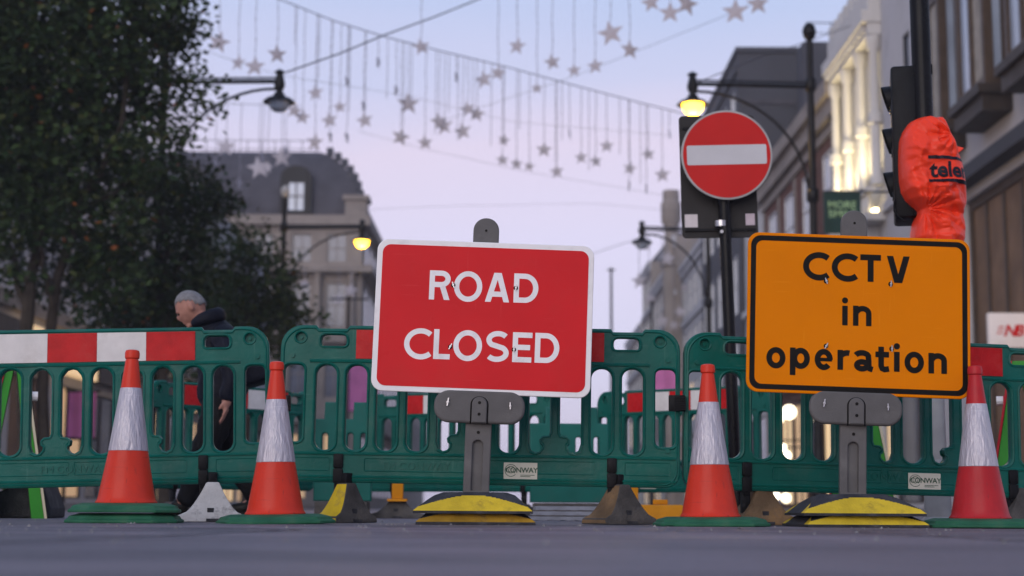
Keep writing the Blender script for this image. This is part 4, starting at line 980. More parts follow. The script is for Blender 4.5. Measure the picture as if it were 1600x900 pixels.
    if ch == 'a': 
        return [(ell(x0 + W_ * .42, z1 - h - H_ * .20, W_ * .36, H_ * .20, 155, 20, 12) + [(x0 + W_ * .785, cz), (x0 + W_ * .785, z0 + w_), (x0 + W_ * .84, z0 + h * 1.1), (x1, z0 + h * .8)], False), (ell(x0 + W_ * .43, z0 + H_ * .29, W_ * .43 - h, H_ * .29 - h, 0, 360, 24)[:-1], True)]
    if ch == 't': return [([(x0 + W_ * .42, z1 + H_ * .25), (x0 + W_ * .42, z0 + w_ * 1.1), (x0 + W_ * .50, z0 + h * 1.25), (x0 + W_ * .68, z0 + h * .9), (x1, z0 + h * 1.2)], False), ([(x0, z1 - h), (x1, z1 - h)], False)]
    return []
def letters(parent, m_, items, w_, y):
    for ch, x0, z0, x1, z1 in items:
        b = MB(); k = 0
        for pts, cl in glyph(ch, x0, z0, x1, z1, w_):
            yy = y - k * .00025; k += 1
            if pts == 'dot': b.add([(cl[0] + cl[2] * math.cos(2 * PI * q / 20), yy, cl[1] + cl[2] * math.sin(2 * PI * q / 20)) for q in range(20)], [tuple(range(20))])
            elif pts == 'bar': b.add([(cl[0], yy, cl[1]), (cl[2], yy, cl[1]), (cl[2], yy, cl[3]), (cl[0], yy, cl[3])], [(0, 1, 2, 3)])
            elif pts == 'par':
                xa, za, xb, zb_ = cl; hh_ = w_ * .54; b.add([(xa - hh_, yy, za), (xa + hh_, yy, za), (xb + hh_, yy, zb_), (xb - hh_, yy, zb_)], [(0, 1, 2, 3)])
            else: ribbon(b, pts, w_, yy, cl)
        b.build('letter', m_, parent, smooth=0)

# ------------------------------------------------------------------ road works signs on weighted stands
def base_mesh(hw, hgt):
    n = 120; b = MB(); xs = [hw * math.sin(PI / 2 * (2 * i / n - 1)) for i in range(n + 1)]
    v = []; sd_ = []
    for j in range(n + 1):
        for i in range(n + 1):
            x, y = xs[i], xs[j]; r_ = math.hypot(x, y); d = hw - max(abs(x), abs(y))
            zc = .012 + (hgt - .012) * (hw * 1.52 - r_) / (hw * 1.52 - .15); zs = .012 + d * .88
            z = min(hgt, max(.012, min(zc, zs))); v.append((x, y, z)); sd_.append(zs < zc and abs(y) > abs(x) * .72)
    f = []; mi = []
    for j in range(n):
        for i in range(n):
            q = [j * (n + 1) + i, j * (n + 1) + i + 1, (j + 1) * (n + 1) + i + 1, (j + 1) * (n + 1) + i]
            f.append(tuple(q)); mi.append(1 if sum(sd_[a] for a in q) >= 3 else 0)
    b.v = v; b.f = f; b.m = mi
    k = len(b.v); per = [(-hw, -hw), (hw, -hw), (hw, hw), (-hw, hw)]
    for (x0, y0), (x1, y1) in zip(per, per[1:] + per[:1]): b.add([(x0, y0, 0), (x1, y1, 0), (x1, y1, .012), (x0, y0, .012)], [(0, 1, 2, 3)])
    b.add([(x, y, 0) for x, y in per], [(3, 2, 1, 0)])
    return b
def wingbolt(parent, x, y, z, s=1.0, rot=0.0):
    b = MB(); b.tube([(0, 0, 0), (0, -.012 * s, 0)], .006 * s, 10); b.tube([(0, -.012 * s, 0), (0, -.020 * s, 0)], .0032 * s, 8)
    b.prism([(-.003 * s, -.018 * s), (.003 * s, -.018 * s), (.0035 * s, .020 * s), (-.0025 * s, .020 * s)], -.010 * s, -.006 * s)
    return b.build('bolt', M['steel'], parent, (x, y, z), (0, rot, 0))
def road_sign(label, px_base, Y, corners, roll, kind):
    p = at(px_base, 817, Y); t = thing('road_sign', label, 'sign', (p.x, Y, .001))
    st = bpy.data.objects.new('stand', None)
    bpy.data.objects.remove(st)
    HW = .272
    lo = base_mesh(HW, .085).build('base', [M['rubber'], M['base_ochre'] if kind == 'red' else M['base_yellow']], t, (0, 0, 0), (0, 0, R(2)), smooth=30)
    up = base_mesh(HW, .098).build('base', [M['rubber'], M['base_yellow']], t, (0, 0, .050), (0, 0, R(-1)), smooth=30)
    # the leaning upper part: everything below is placed in the plate's own frame
    TL, TR_, BR_, BL = [at(x, y, Y - .05) for x, y in corners]
    ux = (TR_ - TL).normalized(); ang = roll
    cen = (TL + TR_ + BR_ + BL) / 4 - Vector((p.x, Y, .001))
    PWd = ((TR_ - TL).length + (BR_ - BL).length) / 2; PH = ((TL - BL).length + (TR_ - BR_).length) / 2
    ax = Vector((math.cos(ang), 0, -math.sin(ang))); az = Vector((math.sin(ang), 0, math.cos(ang)))
    rot = (0, ang, 0)
    o3 = Vector((cen.x, -.05, cen.z))
    # plate
    r_ = .055
    pl = link('plate', plate_mesh([rrect(-PWd / 2, -PH / 2, PWd / 2, PH / 2, r_, 10)], .016, .004), t, o3, rot, M['sign_white'] if kind == 'red' else M['sign_yellow'])
    fy = -.0088
    if kind == 'red':
        m_ = .026; link('face', plate_mesh([rrect(-PWd / 2 + m_, -PH / 2 + m_, PWd / 2 - m_, PH / 2 - m_, r_ - .014, 10)], .001), pl, (0, fy - .0002, 0), mats=M['sign_red'])
    else:
        a_, c_ = .014, .038
        link('border', plate_mesh([rrect(-PWd / 2 + a_, -PH / 2 + a_, PWd / 2 - a_, PH / 2 - a_, r_ - .008, 10), rrect(-PWd / 2 + c_, -PH / 2 + c_, PWd / 2 - c_, PH / 2 - c_, r_ - .022, 10)], .0008), pl, (0, fy - .0002, 0), mats=M['sign_black'])
    # pixel -> plate coordinates
    cpx = (sum(c[0] for c in corners) / 4, sum(c[1] for c in corners) / 4)
    e1 = Vector(((corners[1][0] - corners[0][0] + corners[2][0] - corners[3][0]) / 2, (corners[1][1] - corners[0][1] + corners[2][1] - corners[3][1]) / 2)) / PWd
    e2 = Vector(((corners[0][0] - corners[3][0] + corners[1][0] - corners[2][0]) / 2, (corners[0][1] - corners[3][1] + corners[1][1] - corners[2][1]) / 2)) / PH
    det = e1.x * e2.y - e1.y * e2.x
    def uv(x, y):
        dx, dy = x - cpx[0], y - cpx[1]; return ((dx * e2.y - dy * e2.x) / det, (e1.x * dy - e1.y * dx) / det)
    sx_ = e1.length; sy_ = e2.length
    def line(items, cap_px, w_px, zx, zy, zs, m_):
        out = []
        for ch, x0, x1, yc, hh in items:
            u, v = uv(zx + (x0 + x1) / 2 / zs, zy + yc / zs); ww = (x1 - x0) / zs / sx_; h_ = hh / zs / sy_
            out.append((ch, u - ww / 2, v - h_ / 2, u + ww / 2, v + h_ / 2))
        letters(pl, m_, out, w_px / zs / sx_, fy - .0012)
    if kind == 'red':
        line([('R', 240, 396, 223, 217), ('O', 422, 632, 232, 228), ('A', 655, 835, 238, 217), ('D', 866, 1048, 243, 217)], 0, 39, 620, 400, 4.737, M['sign_white'])
        line([('C', 57, 262, 657, 230), ('L', 275, 397, 660, 220), ('O', 420, 632, 669, 228), ('S', 657, 832, 674, 228), ('E', 857, 1001, 680, 220), ('D', 1022, 1202, 684, 220)], 0, 39, 620, 400, 4.737, M['sign_white'])
        bolts = [(708, 447), (806, 451), (704, 543), (803, 547)]
    else:
        line([('C', 308, 480, 153, 183), ('C', 492, 662, 160, 183), ('T', 675, 808, 164, 175), ('V', 845, 992, 172, 172)], 0, 38, 1180, 380, 4.09, M['sign_black'])
        line([('i', 553, 588, 468, 125), ('n', 622, 740, 470, 128)], 0, 35, 1180, 380, 4.09, M['sign_black'])
        line([('o', 65, 187, 738, 135), ('p', 215, 342, 741, 134), ('e', 372, 488, 748, 134), ('r', 517, 595, 750, 126), ('a', 622, 742, 755, 136), ('t', 758, 845, 761, 128), ('i', 877, 912, 760, 126), ('o', 943, 1067, 764, 137), ('n', 1095, 1213, 769, 130)], 0, 36, 1180, 380, 4.09, M['sign_black'])
        bolts = [(1291, 441), (1392, 445), (1289, 542), (1391, 546)]
    for i, (x, y) in enumerate(bolts):
        u, v = uv(x, y); bb_ = MB(); bb_.lathe([(.011, 0), (.010, .002), (.001, .0022)], 12); q = bb_.build('washer', M['sign_black'], pl, (u, fy - .0014, v), (R(90), 0, 0)); wingbolt(pl, u, fy - .003, v, .8, R(-20 + 23 * i % 50))
    # post behind the plate, in the same leaning frame
    def V2(x, z, y=0.0): return o3 + ax * x + az * z + Vector((0, y, 0))
    top_u, top_v = uv(760 if kind == 'red' else 1340, 339 if kind == 'red' else 327)
    hwp = .062
    zb = (.135 - o3.z) / math.cos(ang)
    zt = top_v
    ps = link('post', plate_mesh([rrect(-hwp, zb, hwp, zt, [.005, hwp - .001, hwp - .001, .005], 10), rrect(-.024, zb + .02, .024, -PH / 2 - .215, [.005, .023, .023, .005], 8)], .03, .006), t, o3 + Vector((0, .030, 0)) + ax * top_u, rot, M['grey_plastic'])
    link('web', plate_mesh([rrect(-.03, zb, .03, zt - .1, .004, 3)], .012), ps, (0, .012, 0), mats=M['grey_plastic'])
    b = MB(); b.tube([(0, -.017, zt - .062), (0, -.0145, zt - .062)], .006, 10); b.tube([(0, -.017, -PH / 2 - .178), (0, -.0145, -PH / 2 - .178)], .0075, 10); b.build('screw_hole', M['sign_black'], ps)
    # T shaped cross plate below the sign
    tz = -PH / 2 - .062
    cp = link('cross_plate', plate_mesh([rrect(-.215, tz - .075, .215, tz + .082, .072, 10)], .034, .012), t, o3 + Vector((0, .006, 0)) + ax * top_u * .6, rot, M['grey_plastic'])
    tg = link('tab', plate_mesh([rrect(-.036, tz - .0745, .036, tz + .050, [.004, .035, .035, .004], 10)], .03, .006), cp, (0, -.012, 0), mats=M['grey_plastic'])
    ln_ = [(x * 1.10, z + (z - tz) * .03 - .002) for x, z in rrect(-.036, tz - .074, .036, tz + .050, [.001, .035, .035, .001], 10)]
    bq = MB(); bq.tube([(x, -.0172, z) for x, z in ln_[2:-2]][6:] , .0035, 5); bq.build('groove', M['sign_black'], cp)
    for k, zz in enumerate((.022, -.032)):
        bq = MB(); bq.tube([(0, -.0285, tz + zz), (0, -.0265, tz + zz)], .0075, 12); bq.build('screw_hole', M['sign_black'], cp)
    wingbolt(cp, -.150, -.018, tz + .02, 1.0, R(8)); wingbolt(cp, .145, -.018, tz + .012, .85, R(-4))
    return t
road_sign('red road closed sign with white border on a grey stand', 742, 7.32, [(590, 374), (929, 384), (922, 622), (580, 611)], R(1.75), 'red')
road_sign('amber sign with black border about cameras on a grey stand', 1333, 7.17, [(1171, 364), (1518, 374), (1513, 624), (1163, 612)], R(1.75), 'amber')

# ------------------------------------------------------------------ no entry sign
pY = 10.3
pb = at(1152, 805, pY); pt = at(1126, 190, pY)
t = thing('no_entry_sign', 'round red no entry sign on a dark board and black pole', 'sign', (pb.x, pY, .001))
top = Vector((pt.x - pb.x, 0, pt.z)); 
b = MB(); b.tube([(0, 0, 0), top], .041, 16); b.build('pole', M['black_paint'], t)
b = MB(); b.lathe([(.09, 0), (.09, .02), (.055, .05), (.05, .3), (.042, .32)], 16); b.build('pole_foot', M['black_paint'], t)
ang = math.atan2(top.x, top.z)
def rel(px, py, dy=0): q = at(px, py, pY + dy); return Vector((q.x - pb.x, dy, q.z - .001))
bc = rel(1124, 273); bw_ = (rel(1183, 273) - rel(1064, 273)).x / 2; bh_ = (rel(1124, 176) - rel(1124, 368)).z / 2
bo = link('backing_board', plate_mesh([rrect(-bw_, -bh_, bw_, bh_, .03, 6)], .012, .003), t, bc + Vector((0, .055, 0)), (0, R(-1.2), 0), M['board_dark'])
b = MB(); b.box((-bw_ + .02, -.02, -bh_ + .045), (bw_ - .02, -.007, -bh_ + .062)); b.box((-bw_ + .02, -.02, bh_ - .1), (bw_ - .02, -.007, bh_ - .083)); b.build('rail', M['black_paint'], bo, smooth=0)
part_box('sticker', bo, (-bw_ + .02, -.0085, -bh_ + .075), (-bw_ + .108, -.0065, -bh_ + .165), mat('sticker_white', (.58, .53, .53), .5, .05, 30))
q = part_box('sticker', bo, (bw_ - .085, -.0085, -bh_ + .085), (bw_ - .022, -.0065, -bh_ + .165), mat('sticker_pinkish', (.50, .42, .46), .5, .05, 30))
dc = rel(1133, 246); dr = (rel(1204, 246) - rel(1062, 246)).x / 2
d_ = link('disc', plate_mesh([circle(0, 0, dr, 64)], .012, .003), t, dc + Vector((0, -.075, 0)), (0, R(-1.6), 0), M['post_grey'])
link('red_face', plate_mesh([circle(0, 0, dr - .014, 64)], .001), d_, (0, -.0068, 0), mats=mat('no_entry_red', (.47, .014, .012), .35, .06, 4))
link('white_bar', plate_mesh([rrect(-dr * .87, -.068, dr * .87, .068, .012, 4)], .001), d_, (0, -.0080, 0), mats=mat('no_entry_bar', (.50, .49, .50), .4, .05, 6))
b = MB(); b.tube([rel(1127, 350) - Vector((0, 0, .02)), rel(1127, 350) + Vector((0, 0, .02))], .047, 16); b.build('band_clip', M['steel'], t)
b = MB(); b.tube([rel(1126, 364) - Vector((0, .06, 0)), rel(1126, 364)], .012, 8); b.build('band_clip', M['steel'], t)

# ------------------------------------------------------------------ covered traffic signal
tY = 9.0
pb = at(1466, 808, tY); pt = at(1434, -60, tY)
t = thing('traffic_signal', 'black traffic signal on a black pole with hooded lamps', 'traffic light', (pb.x, tY, .001))
top = Vector((pt.x - pb.x, 0, pt.z)); mid = top * .27
b = MB(); b.tube([mid, top], .059, 20); b.build('pole', M['black_paint'], t)
b = MB(); b.tube([(0, 0, .35), mid - Vector((0, 0, .002))], .060, 20); b.lathe([(.10, 0), (.10, .02), (.078, .04), (.074, .35), (.062, .37)], 20); b.build('lower_sleeve', M['post_grey'], t)
def rel(px, py, dy=0): q = at(px, py, tY + dy); return Vector((q.x - pb.x, dy, q.z - .001))
a0 = rel(1398, 340); a1 = rel(1424, 103)
hd = MB(); hd.box((0, 0, a0.z), (a1.x + .02 - a0.x, .32, a1.z)); hd = hd.build('signal_head', M['black_plastic'], t, (a0.x, .0, 0), (0, 0, R(-13)), bevel=.02)
for k, py in enumerate((148, 215, 284)):
    c_ = rel(1398, py); b = MB(); n = 14
    v = []; 
    for i in range(n + 1):
        a = R(-30 + 240 * i / n)
        for dx, rr_ in ((0, .095), (-.030 - .028 * math.sin(a), .09)): v.append((dx, .16 + rr_ * math.cos(a), c_.z + rr_ * math.sin(a)))
    b.add(v, [(2 * i, 2 * i + 1, 2 * i + 3, 2 * i + 2) for i in range(n)]); b.build('visor', M['black_plastic'], hd)
    b = MB(); b.tube([(.01, .16, c_.z), (-.006, .16, c_.z)], .085, 20); b.build('lens', M['glass'], hd)
for py in (110, 330):
    c_ = rel(1424, py); b = MB(); b.box((c_.x, -.03, c_.z - .03), (c_.x + .12, .1, c_.z + .03)); b.build('bracket', M['black_paint'], t, smooth=0)
b = MB(); b.tube([rel(1404, 296, .05), rel(1397, 318, -.02), rel(1397, 330, -.03), rel(1408, 341, -.04), rel(1414, 346, -.05)], .005, 6); b.build('loose_cable', M['black_plastic'], t)
# orange cover bag
bc = at(1453, 284, tY); t = thing('cover_bag', 'crumpled orange plastic bag tied over the signal', 'bag', (bc.x, tY, bc.z))
prof = [(188, 1442, 1458), (190, 1428, 1468), (196, 1417, 1471), (208, 1409, 1475), (222, 1404, 1480), (240, 1403, 1488), (262, 1403, 1497), (285, 1404, 1500), (303, 1407, 1502), (316, 1414, 1503), (326, 1424, 1502), (333, 1431, 1499), (341, 1430, 1498), (350, 1427, 1500), (362, 1425, 1502), (376, 1424, 1501), (388, 1428, 1498)]
NU = 140; rows = []
def bag_row(py):
    for (y0, l0, r0), (y1, l1, r1) in zip(prof, prof[1:]):
        if y0 <= py <= y1: s_ = (py - y0) / (y1 - y0); return l0 + (l1 - l0) * s_, r0 + (r1 - r0) * s_
folds = [(random.uniform(-.18, .18), random.uniform(-.34, .34), random.uniform(0, PI), random.uniform(.012, .03), random.uniform(.02, .05)) for _ in range(34)]
tieA = at(1436, 336, tY) - bc; tieB = at(1474, 222, tY) - bc
def bag_pt(a, py, lift=0.0):
    l_, r_ = bag_row(py); L_ = at(l_, py, tY) - bc; R_ = at(r_, py, tY) - bc; cx = (L_.x + R_.x) / 2; hw_ = (R_.x - L_.x) / 2
    ca, sa = math.cos(a), math.sin(a); ex = .62
    x = cx + hw_ * math.copysign(abs(ca) ** ex, ca); dep = min(.20, hw_ * 1.1 + .02)
    y = -.02 - dep * math.copysign(abs(sa) ** ex, sa); z = L_.z
    d = 0
    for fx, fz, th, w_, amp in folds:
        dx, dz = x - fx, z - fz; s_ = dx * math.cos(th) + dz * math.sin(th); q = -dx * math.sin(th) + dz * math.cos(th)
        d += amp * .42 * max(0, 1 - abs(s_) / (w_ * (3.2 if s_ > 0 else 1.1))) * max(0, 1 - (q / .26) ** 2)
    nv = Vector((x * 1.0 + .4 * z, y * .3, z * .75))
    d -= .050 * abs(noise.noise(nv * 7.5)) + .026 * abs(noise.noise(nv * 15 + Vector((3, 1, 7)))) + .010 * abs(noise.noise(nv * 34))
    d += .008
    for (tx, tz, k_, r0_) in ((tieA.x, tieA.z, 8.0, .36), (tieB.x, tieB.z, 6.0, .26)):
        rr_ = math.hypot(x - tx, z - tz); an_ = math.atan2(z - tz, x - tx)
        if rr_ < r0_: d += .034 * (abs(math.sin(k_ * an_ + 3 * rr_)) - .6) * min(1, rr_ / .06) * (1 - rr_ / r0_)
    d += .010 * math.sin(18 * x + 9 * z) * math.sin(11 * z + 2)
    d *= 1 - .8 * math.exp(-((x - .08) / .13) ** 2 - ((z - .035) / .075) ** 2)
    y -= (d + lift) * sa * (1 if sa > 0 else .6)
    return Vector((x, y, z))
pys = [188 + 200 * (i / 130) for i in range(131)]
b = MB(); v = []; f = []
for py in pys:
    for k in range(NU): v.append(bag_pt(2 * PI * k / NU, py))
for i in range(len(pys) - 1):
    for k in range(NU): k2 = (k + 1) % NU; f.append((i * NU + k, (i + 1) * NU + k, (i + 1) * NU + k2, i * NU + k2))
f.append(tuple(range(NU)))
b.add(v, f); bag = b.build('bag_skin', M['bag'], t, smooth=38)
# loose corner of the bag
cn = at(1470, 224, tY - .12) - bc; tip = at(1505, 234, tY - .16) - bc; bt = at(1484, 244, tY - .14) - bc
b = MB(); b.add([cn, tip, bt, cn + Vector((.01, -.03, .0)), tip + Vector((0, -.012, .008)), bt + Vector((0, -.03, -.02))], [(0, 1, 2), (3, 5, 4), (0, 3, 4, 1), (1, 4, 5, 2), (2, 5, 3, 0)]); b.build('bag_corner', M['bag'], t, smooth=20)
def wrap_print(name, me, px0, px1, py0, py1, m_):
    """lay a flat print mesh (x,z in 0..1) on the bag"""
    bm = bmesh.new(); bm.from_mesh(me); bmesh.ops.triangulate(bm, faces=bm.faces)
    for _ in range(2): bmesh.ops.subdivide_edges(bm, edges=[e for e in bm.edges if e.calc_length() > .03], cuts=1)
    for vv in bm.verts:
        u, w2 = vv.co.x, vv.co.z; py = py1 + (py0 - py1) * w2; l_, r_ = bag_row(py); px = px0 + (px1 - px0) * u
        c_ = (2 * (px - l_) / (r_ - l_) - 1)
        if c_ < .93: a = math.acos(math.copysign(abs(c_) ** (1 / .62), c_))
        else: a0_ = math.acos(.93 ** (1 / .62)); a = a0_ - (c_ - .93) * 2.2
        vv.co = bag_pt(a, py, .006)
    bm.to_mesh(me); bm.free(); return link(name, me, bag, mats=m_, smooth=60)
def unit(me):
    xs = [v_.co.x for v_ in me.vertices]; zs = [v_.co.z for v_ in me.vertices]; a, c_, e, g = min(xs), max(xs), min(zs), max(zs)
    for v_ in me.vertices: v_.co = ((v_.co.x - a) / (c_ - a), 0, (v_.co.z - e) / (g - e))
    return me
wrap_print('lettering', unit(text_mesh('telent', .1, 0, .003)), 1437, 1514, 264, 290, M['bag_print'])
for y0, y1 in ((256, 261), (293, 298)):
    b = MB(); b.add([(i / 24, 0, z) for z in (0, 1) for i in range(25)], [(i, i + 1, i + 26, i + 25) for i in range(24)]); wrap_print('print_bar', b.mesh('bar'), 1434, 1503, y0, y1, M['bag_print'])

# ------------------------------------------------------------------ hanging green shop sign
p = at(1316, 333, 46); t = thing('hanging_sign', 'dark green hanging shop sign with pale green lettering', 'sign', p)
w2 = (at(1345, 333, 46) - p).x; h2 = (at(1316, 301, 46) - p).z
b = MB(); b.prism(rrect(-w2, -h2, w2, h2, .02, 3), -.05, .05); pn = b.build('panel', M['sign_dkgreen'], t, smooth=0)
for i, s_ in enumerate(('MORE', 'SMILE')): 
    me = unit(text_mesh(s_, .3, 0, .004)); me.transform(Matrix.Diagonal((w2 * 1.5, 1, .22, 1))); link('lettering', me, pn, (-w2 * .76, -.055, .14 - .28 * i), mats=M['sign_lime'], smooth=0)
b = MB(); b.tube([(-w2, 0, h2 + .03), (XR - p.x, 0, h2 + .03)], .03); b.build('bracket', M['black_paint'], t)

# ------------------------------------------------------------------ green folding boards seen edge on
def aframe(label, px, Y, h=.95, lean=.17, py=700, flip=1):
    p = at(px, 800, Y); t = thing('folding_board', label, 'folding sign', (p.x, Y, .0), math.atan2(-p.x, Y), 'green folding boards behind the barriers')
    for s_ in (-1, 1):
        b = MB(); b.prism([(s_ * lean - .035, 0), (s_ * lean + .035, 0), (.018 * s_ + .02, h), (.018 * s_ - .02, h)], -.24, .24); bd = b.build('board', M['board_green'], t, smooth=0)
        b = MB(); x0 = s_ * (lean + .038); b.prism([(x0 - .001, 0), (x0 + s_ * .014, 0), (.018 * s_ + s_ * .036, h), (.018 * s_ + s_ * .022, h)], -.25, .25); b.build('facing', M['cream' if s_ * flip > 0 else 'red_plain'], bd, smooth=0)
        for z in (.32, .72):
            xx = s_ * (lean * (1 - z / h) + .065); b = MB(); b.tube([(xx - s_ * .01, -.2, z), (xx + s_ * .03, -.2, z)], .028, 10); b.build('knob', M['sign_white'], bd)
            b = MB(); b.tube([(xx - s_ * .025, -.2, z), (xx - s_ * .008, -.2, z)], .03, 10); b.build('grommet', M['red_plain'], bd)
aframe('green folding board edge on behind the left barrier end', 12, 9.3)
aframe('green folding board edge on behind amber sign stand', 1348, 9.4)
aframe('green folding board edge on behind right barrier end', 1602, 9.2)
# things lying about behind the barriers
p = at(20, 808, 9.6); t = thing('rubber_ramp', 'dark rubber ramp with tan edge strip lying behind the barrier', 'ramp', (p.x, 9.6, .001), R(8))
b = MB(); b.prism([(-.35, 0), (.27, 0), (.27, .06), (.2, .25), (-.02, .16), (-.35, .10)], -.3, .3); b.build('block', M['rubber'], t, smooth=0, bevel=.01)
b = MB(); b.prism([(-.02, .163), (.2, .253), (.2, .268), (-.02, .178)], -.31, .31); b.build('edge_strip', M['cream'], t, smooth=0)
p = at(880, 808, 9.8); t = thing('metal_planks', 'stack of ridged aluminium planks lying behind the red sign', 'planks', (p.x, 9.8, .001), R(3))
for k in range(3):
    b = MB(); b.box((-.22 + k * .02, -.15 + k * .03, .002 + k * .032), (.24 + k * .015, .15, .026 + k * .032))
    for q in range(5): b.box((-.2 + k * .02 + q * .085, -.156 + k * .03, .006 + k * .032), (-.17 + k * .02 + q * .085, -.1505 + k * .03, .022 + k * .032))
    b.build('plank', M['alu'], t, smooth=0)
p = at(1032, 808, 10.4); t = thing('amber_block', 'amber plastic barrier weight beside the rust stained foot', 'weight', (p.x, 10.4, .001), R(-6))
b = MB(); b.frustum((.19, .13), (.15, .10), 0, .105); b.build('block', M['amber_block'], t, bevel=.012)
b = MB(); b.box((-.05, -.02, .106), (.05, .02, .14)); b.build('handle', M['amber_block'], t, bevel=.006)
for lb, px, Y in (('amber upright of a back row foot beneath the front barrier', 621, 11.15), ('amber upright beside the rust stained foot', 988, 11.0)):
    p = at(px, 790, Y); t = thing('amber_upright', lb, 'post', (p.x, Y, .12 if px < 700 else .0), 0, 'amber uprights of the back row')
    b = MB(); b.box((-.04, -.03, .02), (.04, .03, .30)); b.build('stem', M['amber_block'], t, bevel=.006); part_box('plate', t, (-.07, -.06, .002), (.07, .06, .019), M['amber_block'])

# ------------------------------------------------------------------ the walking man
mY = 10.4
def J(px, py, dy=0.0): return at(px, py, mY + dy)
def skin_mesh(chains, sub=2):
    """chains: list of [(point, radius), ...]; first point of a chain may equal a point of an earlier one"""
    pts = []; rad = []; ed = []; idx = {}
    for ch in chains:
        prev = None
        for p, r_ in ch:
            k = tuple(round(c, 4) for c in p)
            if k not in idx: idx[k] = len(pts); pts.append(tuple(p)); rad.append(r_)
            i = idx[k]
            if prev is not None and prev != i: ed.append((prev, i))
            prev = i
    me = bpy.data.meshes.new('limbs'); me.from_pydata(pts, ed, []); o = bpy.data.objects.new('limbs', me); C.objects.link(o)
    md = o.modifiers.new('skin', 'SKIN'); md.use_smooth_shade = True
    sv = me.skin_vertices[0].data
    for i, r_ in enumerate(rad):
        sv[i].radius = r_ if isinstance(r_, tuple) else (r_, r_); sv[i].use_root = (i == 0)
    o.modifiers.new('sub', 'SUBSURF').levels = sub
    dg = bpy.context.evaluated_depsgraph_get(); out = bpy.data.meshes.new_from_object(o.evaluated_get(dg)); bpy.data.objects.remove(o)
    return out
base = J(330, 800); base.z = 0
man = thing('person', 'grey haired man in dark jacket walking stooped behind the barrier', 'person', base)
def Q(px, py, dy=0): return J(px, py, dy) - base
hip = Q(345, 640); chest = Q(352, 550); neck = Q(318, 503); hl = Q(340, 650, -.09); hr = Q(350, 650, .09)
kl = Q(313, 722, -.10); kr = Q(372, 725, .10); fl = Q(285, 787, -.10); fr_ = Q(402, 780, .10)
shl = Q(350, 520, -.16); shr = Q(354, 520, .16); ell_ = Q(364, 582, -.25); elr = Q(330, 600, .24); hdl = Q(354, 626, -.27); hdr = Q(334, 632, .22)
head_c = Q(298, 480)
# body: torso, neck, arms with hands, legs, as one skin; head shape fused by a voxel remesh
def hand(wrist, tip_dir):
    ch = []; w0 = wrist; d = tip_dir.normalized(); palm = w0 + d * .05
    side = Vector((0, 1, 0)); ch.append([(w0, .026), (palm, .032)])
    for k, (off, ln) in enumerate(((-.027, .075), (-.009, .085), (.009, .08), (.026, .062))):
        b0 = palm + side * off + d * .02; b1 = b0 + d * ln * .5 + Vector((-.012, 0, -.004)); b2 = b1 + d * ln * .5 + Vector((-.022, 0, 0)); ch.append([(palm, .032), (b0, .0115), (b1, .010), (b2, .008)])
    t0 = w0 + d * .02 + side * -.03; ch.append([(palm, .032), (t0 + Vector((-.02, 0, 0)), .0125), (t0 + d * .045 + Vector((-.04, 0, 0)), .009)])
    return ch
dl = (hdl - ell_); 
chains = [[(hip, (.13, .15)), (hip.lerp(chest, .5), (.125, .15)), (chest, (.13, .17)), (neck, .062), (head_c + Vector((.02, 0, -.02)), .06)],
          [(chest.lerp(shl, .5), .07), (shl, .075), (ell_, .052), (hdl, .036), (hdl + Vector((-.003, 0, -.05)), .032)], [(chest.lerp(shr, .5), .07), (shr, .075), (elr, .052), (hdr, .036), (hdr + Vector((-.01, 0, -.05)), .032)],
          [(hip.lerp(hl, .3), .10), (hl, .098), (kl, .065), (fl, .045), (fl + Vector((-.12, 0, -.05)), .032)], [(hip.lerp(hr, .3), .10), (hr, .098), (kr, .065), (fr_, .045), (fr_ + Vector((-.11, 0, -.06)), .032)]]
bm = bmesh.new()
for c_ in chains: bm.from_mesh(skin_mesh([c_]))
for wr, dd in ((hdl, Vector((-.05, 0, -1))), (hdr, Vector((-.25, 0, -1)))):
    for c_ in hand(wr, dd): bm.from_mesh(skin_mesh([c_], 2))
# head: skull, jaw, nose, ear, brow looking down to the left
def head_pts(bm):
    r0 = bmesh.ops.create_uvsphere(bm, u_segments=28, v_segments=18, radius=1)
    T = Matrix.Translation(head_c) @ Matrix.Rotation(R(-37), 4, 'Y') 
    for v_ in r0['verts']:
        x, y, z = v_.co
        X = x * .100; Yy = y * .077; Z = z * .118
        if z < 0: X = X * (1 + .02 * z) - .012 * (-z); Yy *= (1 - .28 * (-z) ** 1.5)
        if x < -.6 and z < -.1: X -= .008
        if x > 0: X *= 1.02
        if x < -.75 and .02 < z < .3: X -= .004
        v_.co = T @ Vector((X, Yy, Z))
    def ball(c_, sx__, sy__, sz__, rot=0):
        q = bmesh.ops.create_uvsphere(bm, u_segments=12, v_segments=8, radius=1)
        for v_ in q['verts']: v_.co = T @ (Vector(c_) + Matrix.Rotation(rot, 3, 'Y') @ Vector((v_.co.x * sx__, v_.co.y * sy__, v_.co.z * sz__)))
    ball((-.106, 0, -.022), .015, .013, .028, R(-16)); ball((-.094, 0, -.062), .013, .024, .008); ball((-.092, 0, -.076), .012, .022, .008); ball((-.078, 0, -.102), .022, .028, .018)
    ball((-.092, -.032, .018), .012, .02, .008); ball((-.092, .032, .018), .012, .02, .008)
    ball((.012, -.080, -.012), .020, .012, .034, R(10)); ball((.012, .080, -.012), .020, .012, .034, R(10))
    return T
HT = head_pts(bm)
raw = bpy.data.meshes.new('raw'); bm.to_mesh(raw); bm.free()
ro = bpy.data.objects.new('raw', raw); C.objects.link(ro); md = ro.modifiers.new('r', 'REMESH'); md.mode = 'VOXEL'; md.voxel_size = .0085; sm_ = ro.modifiers.new('s', 'SMOOTH'); sm_.iterations = 2; sm_.factor = .5
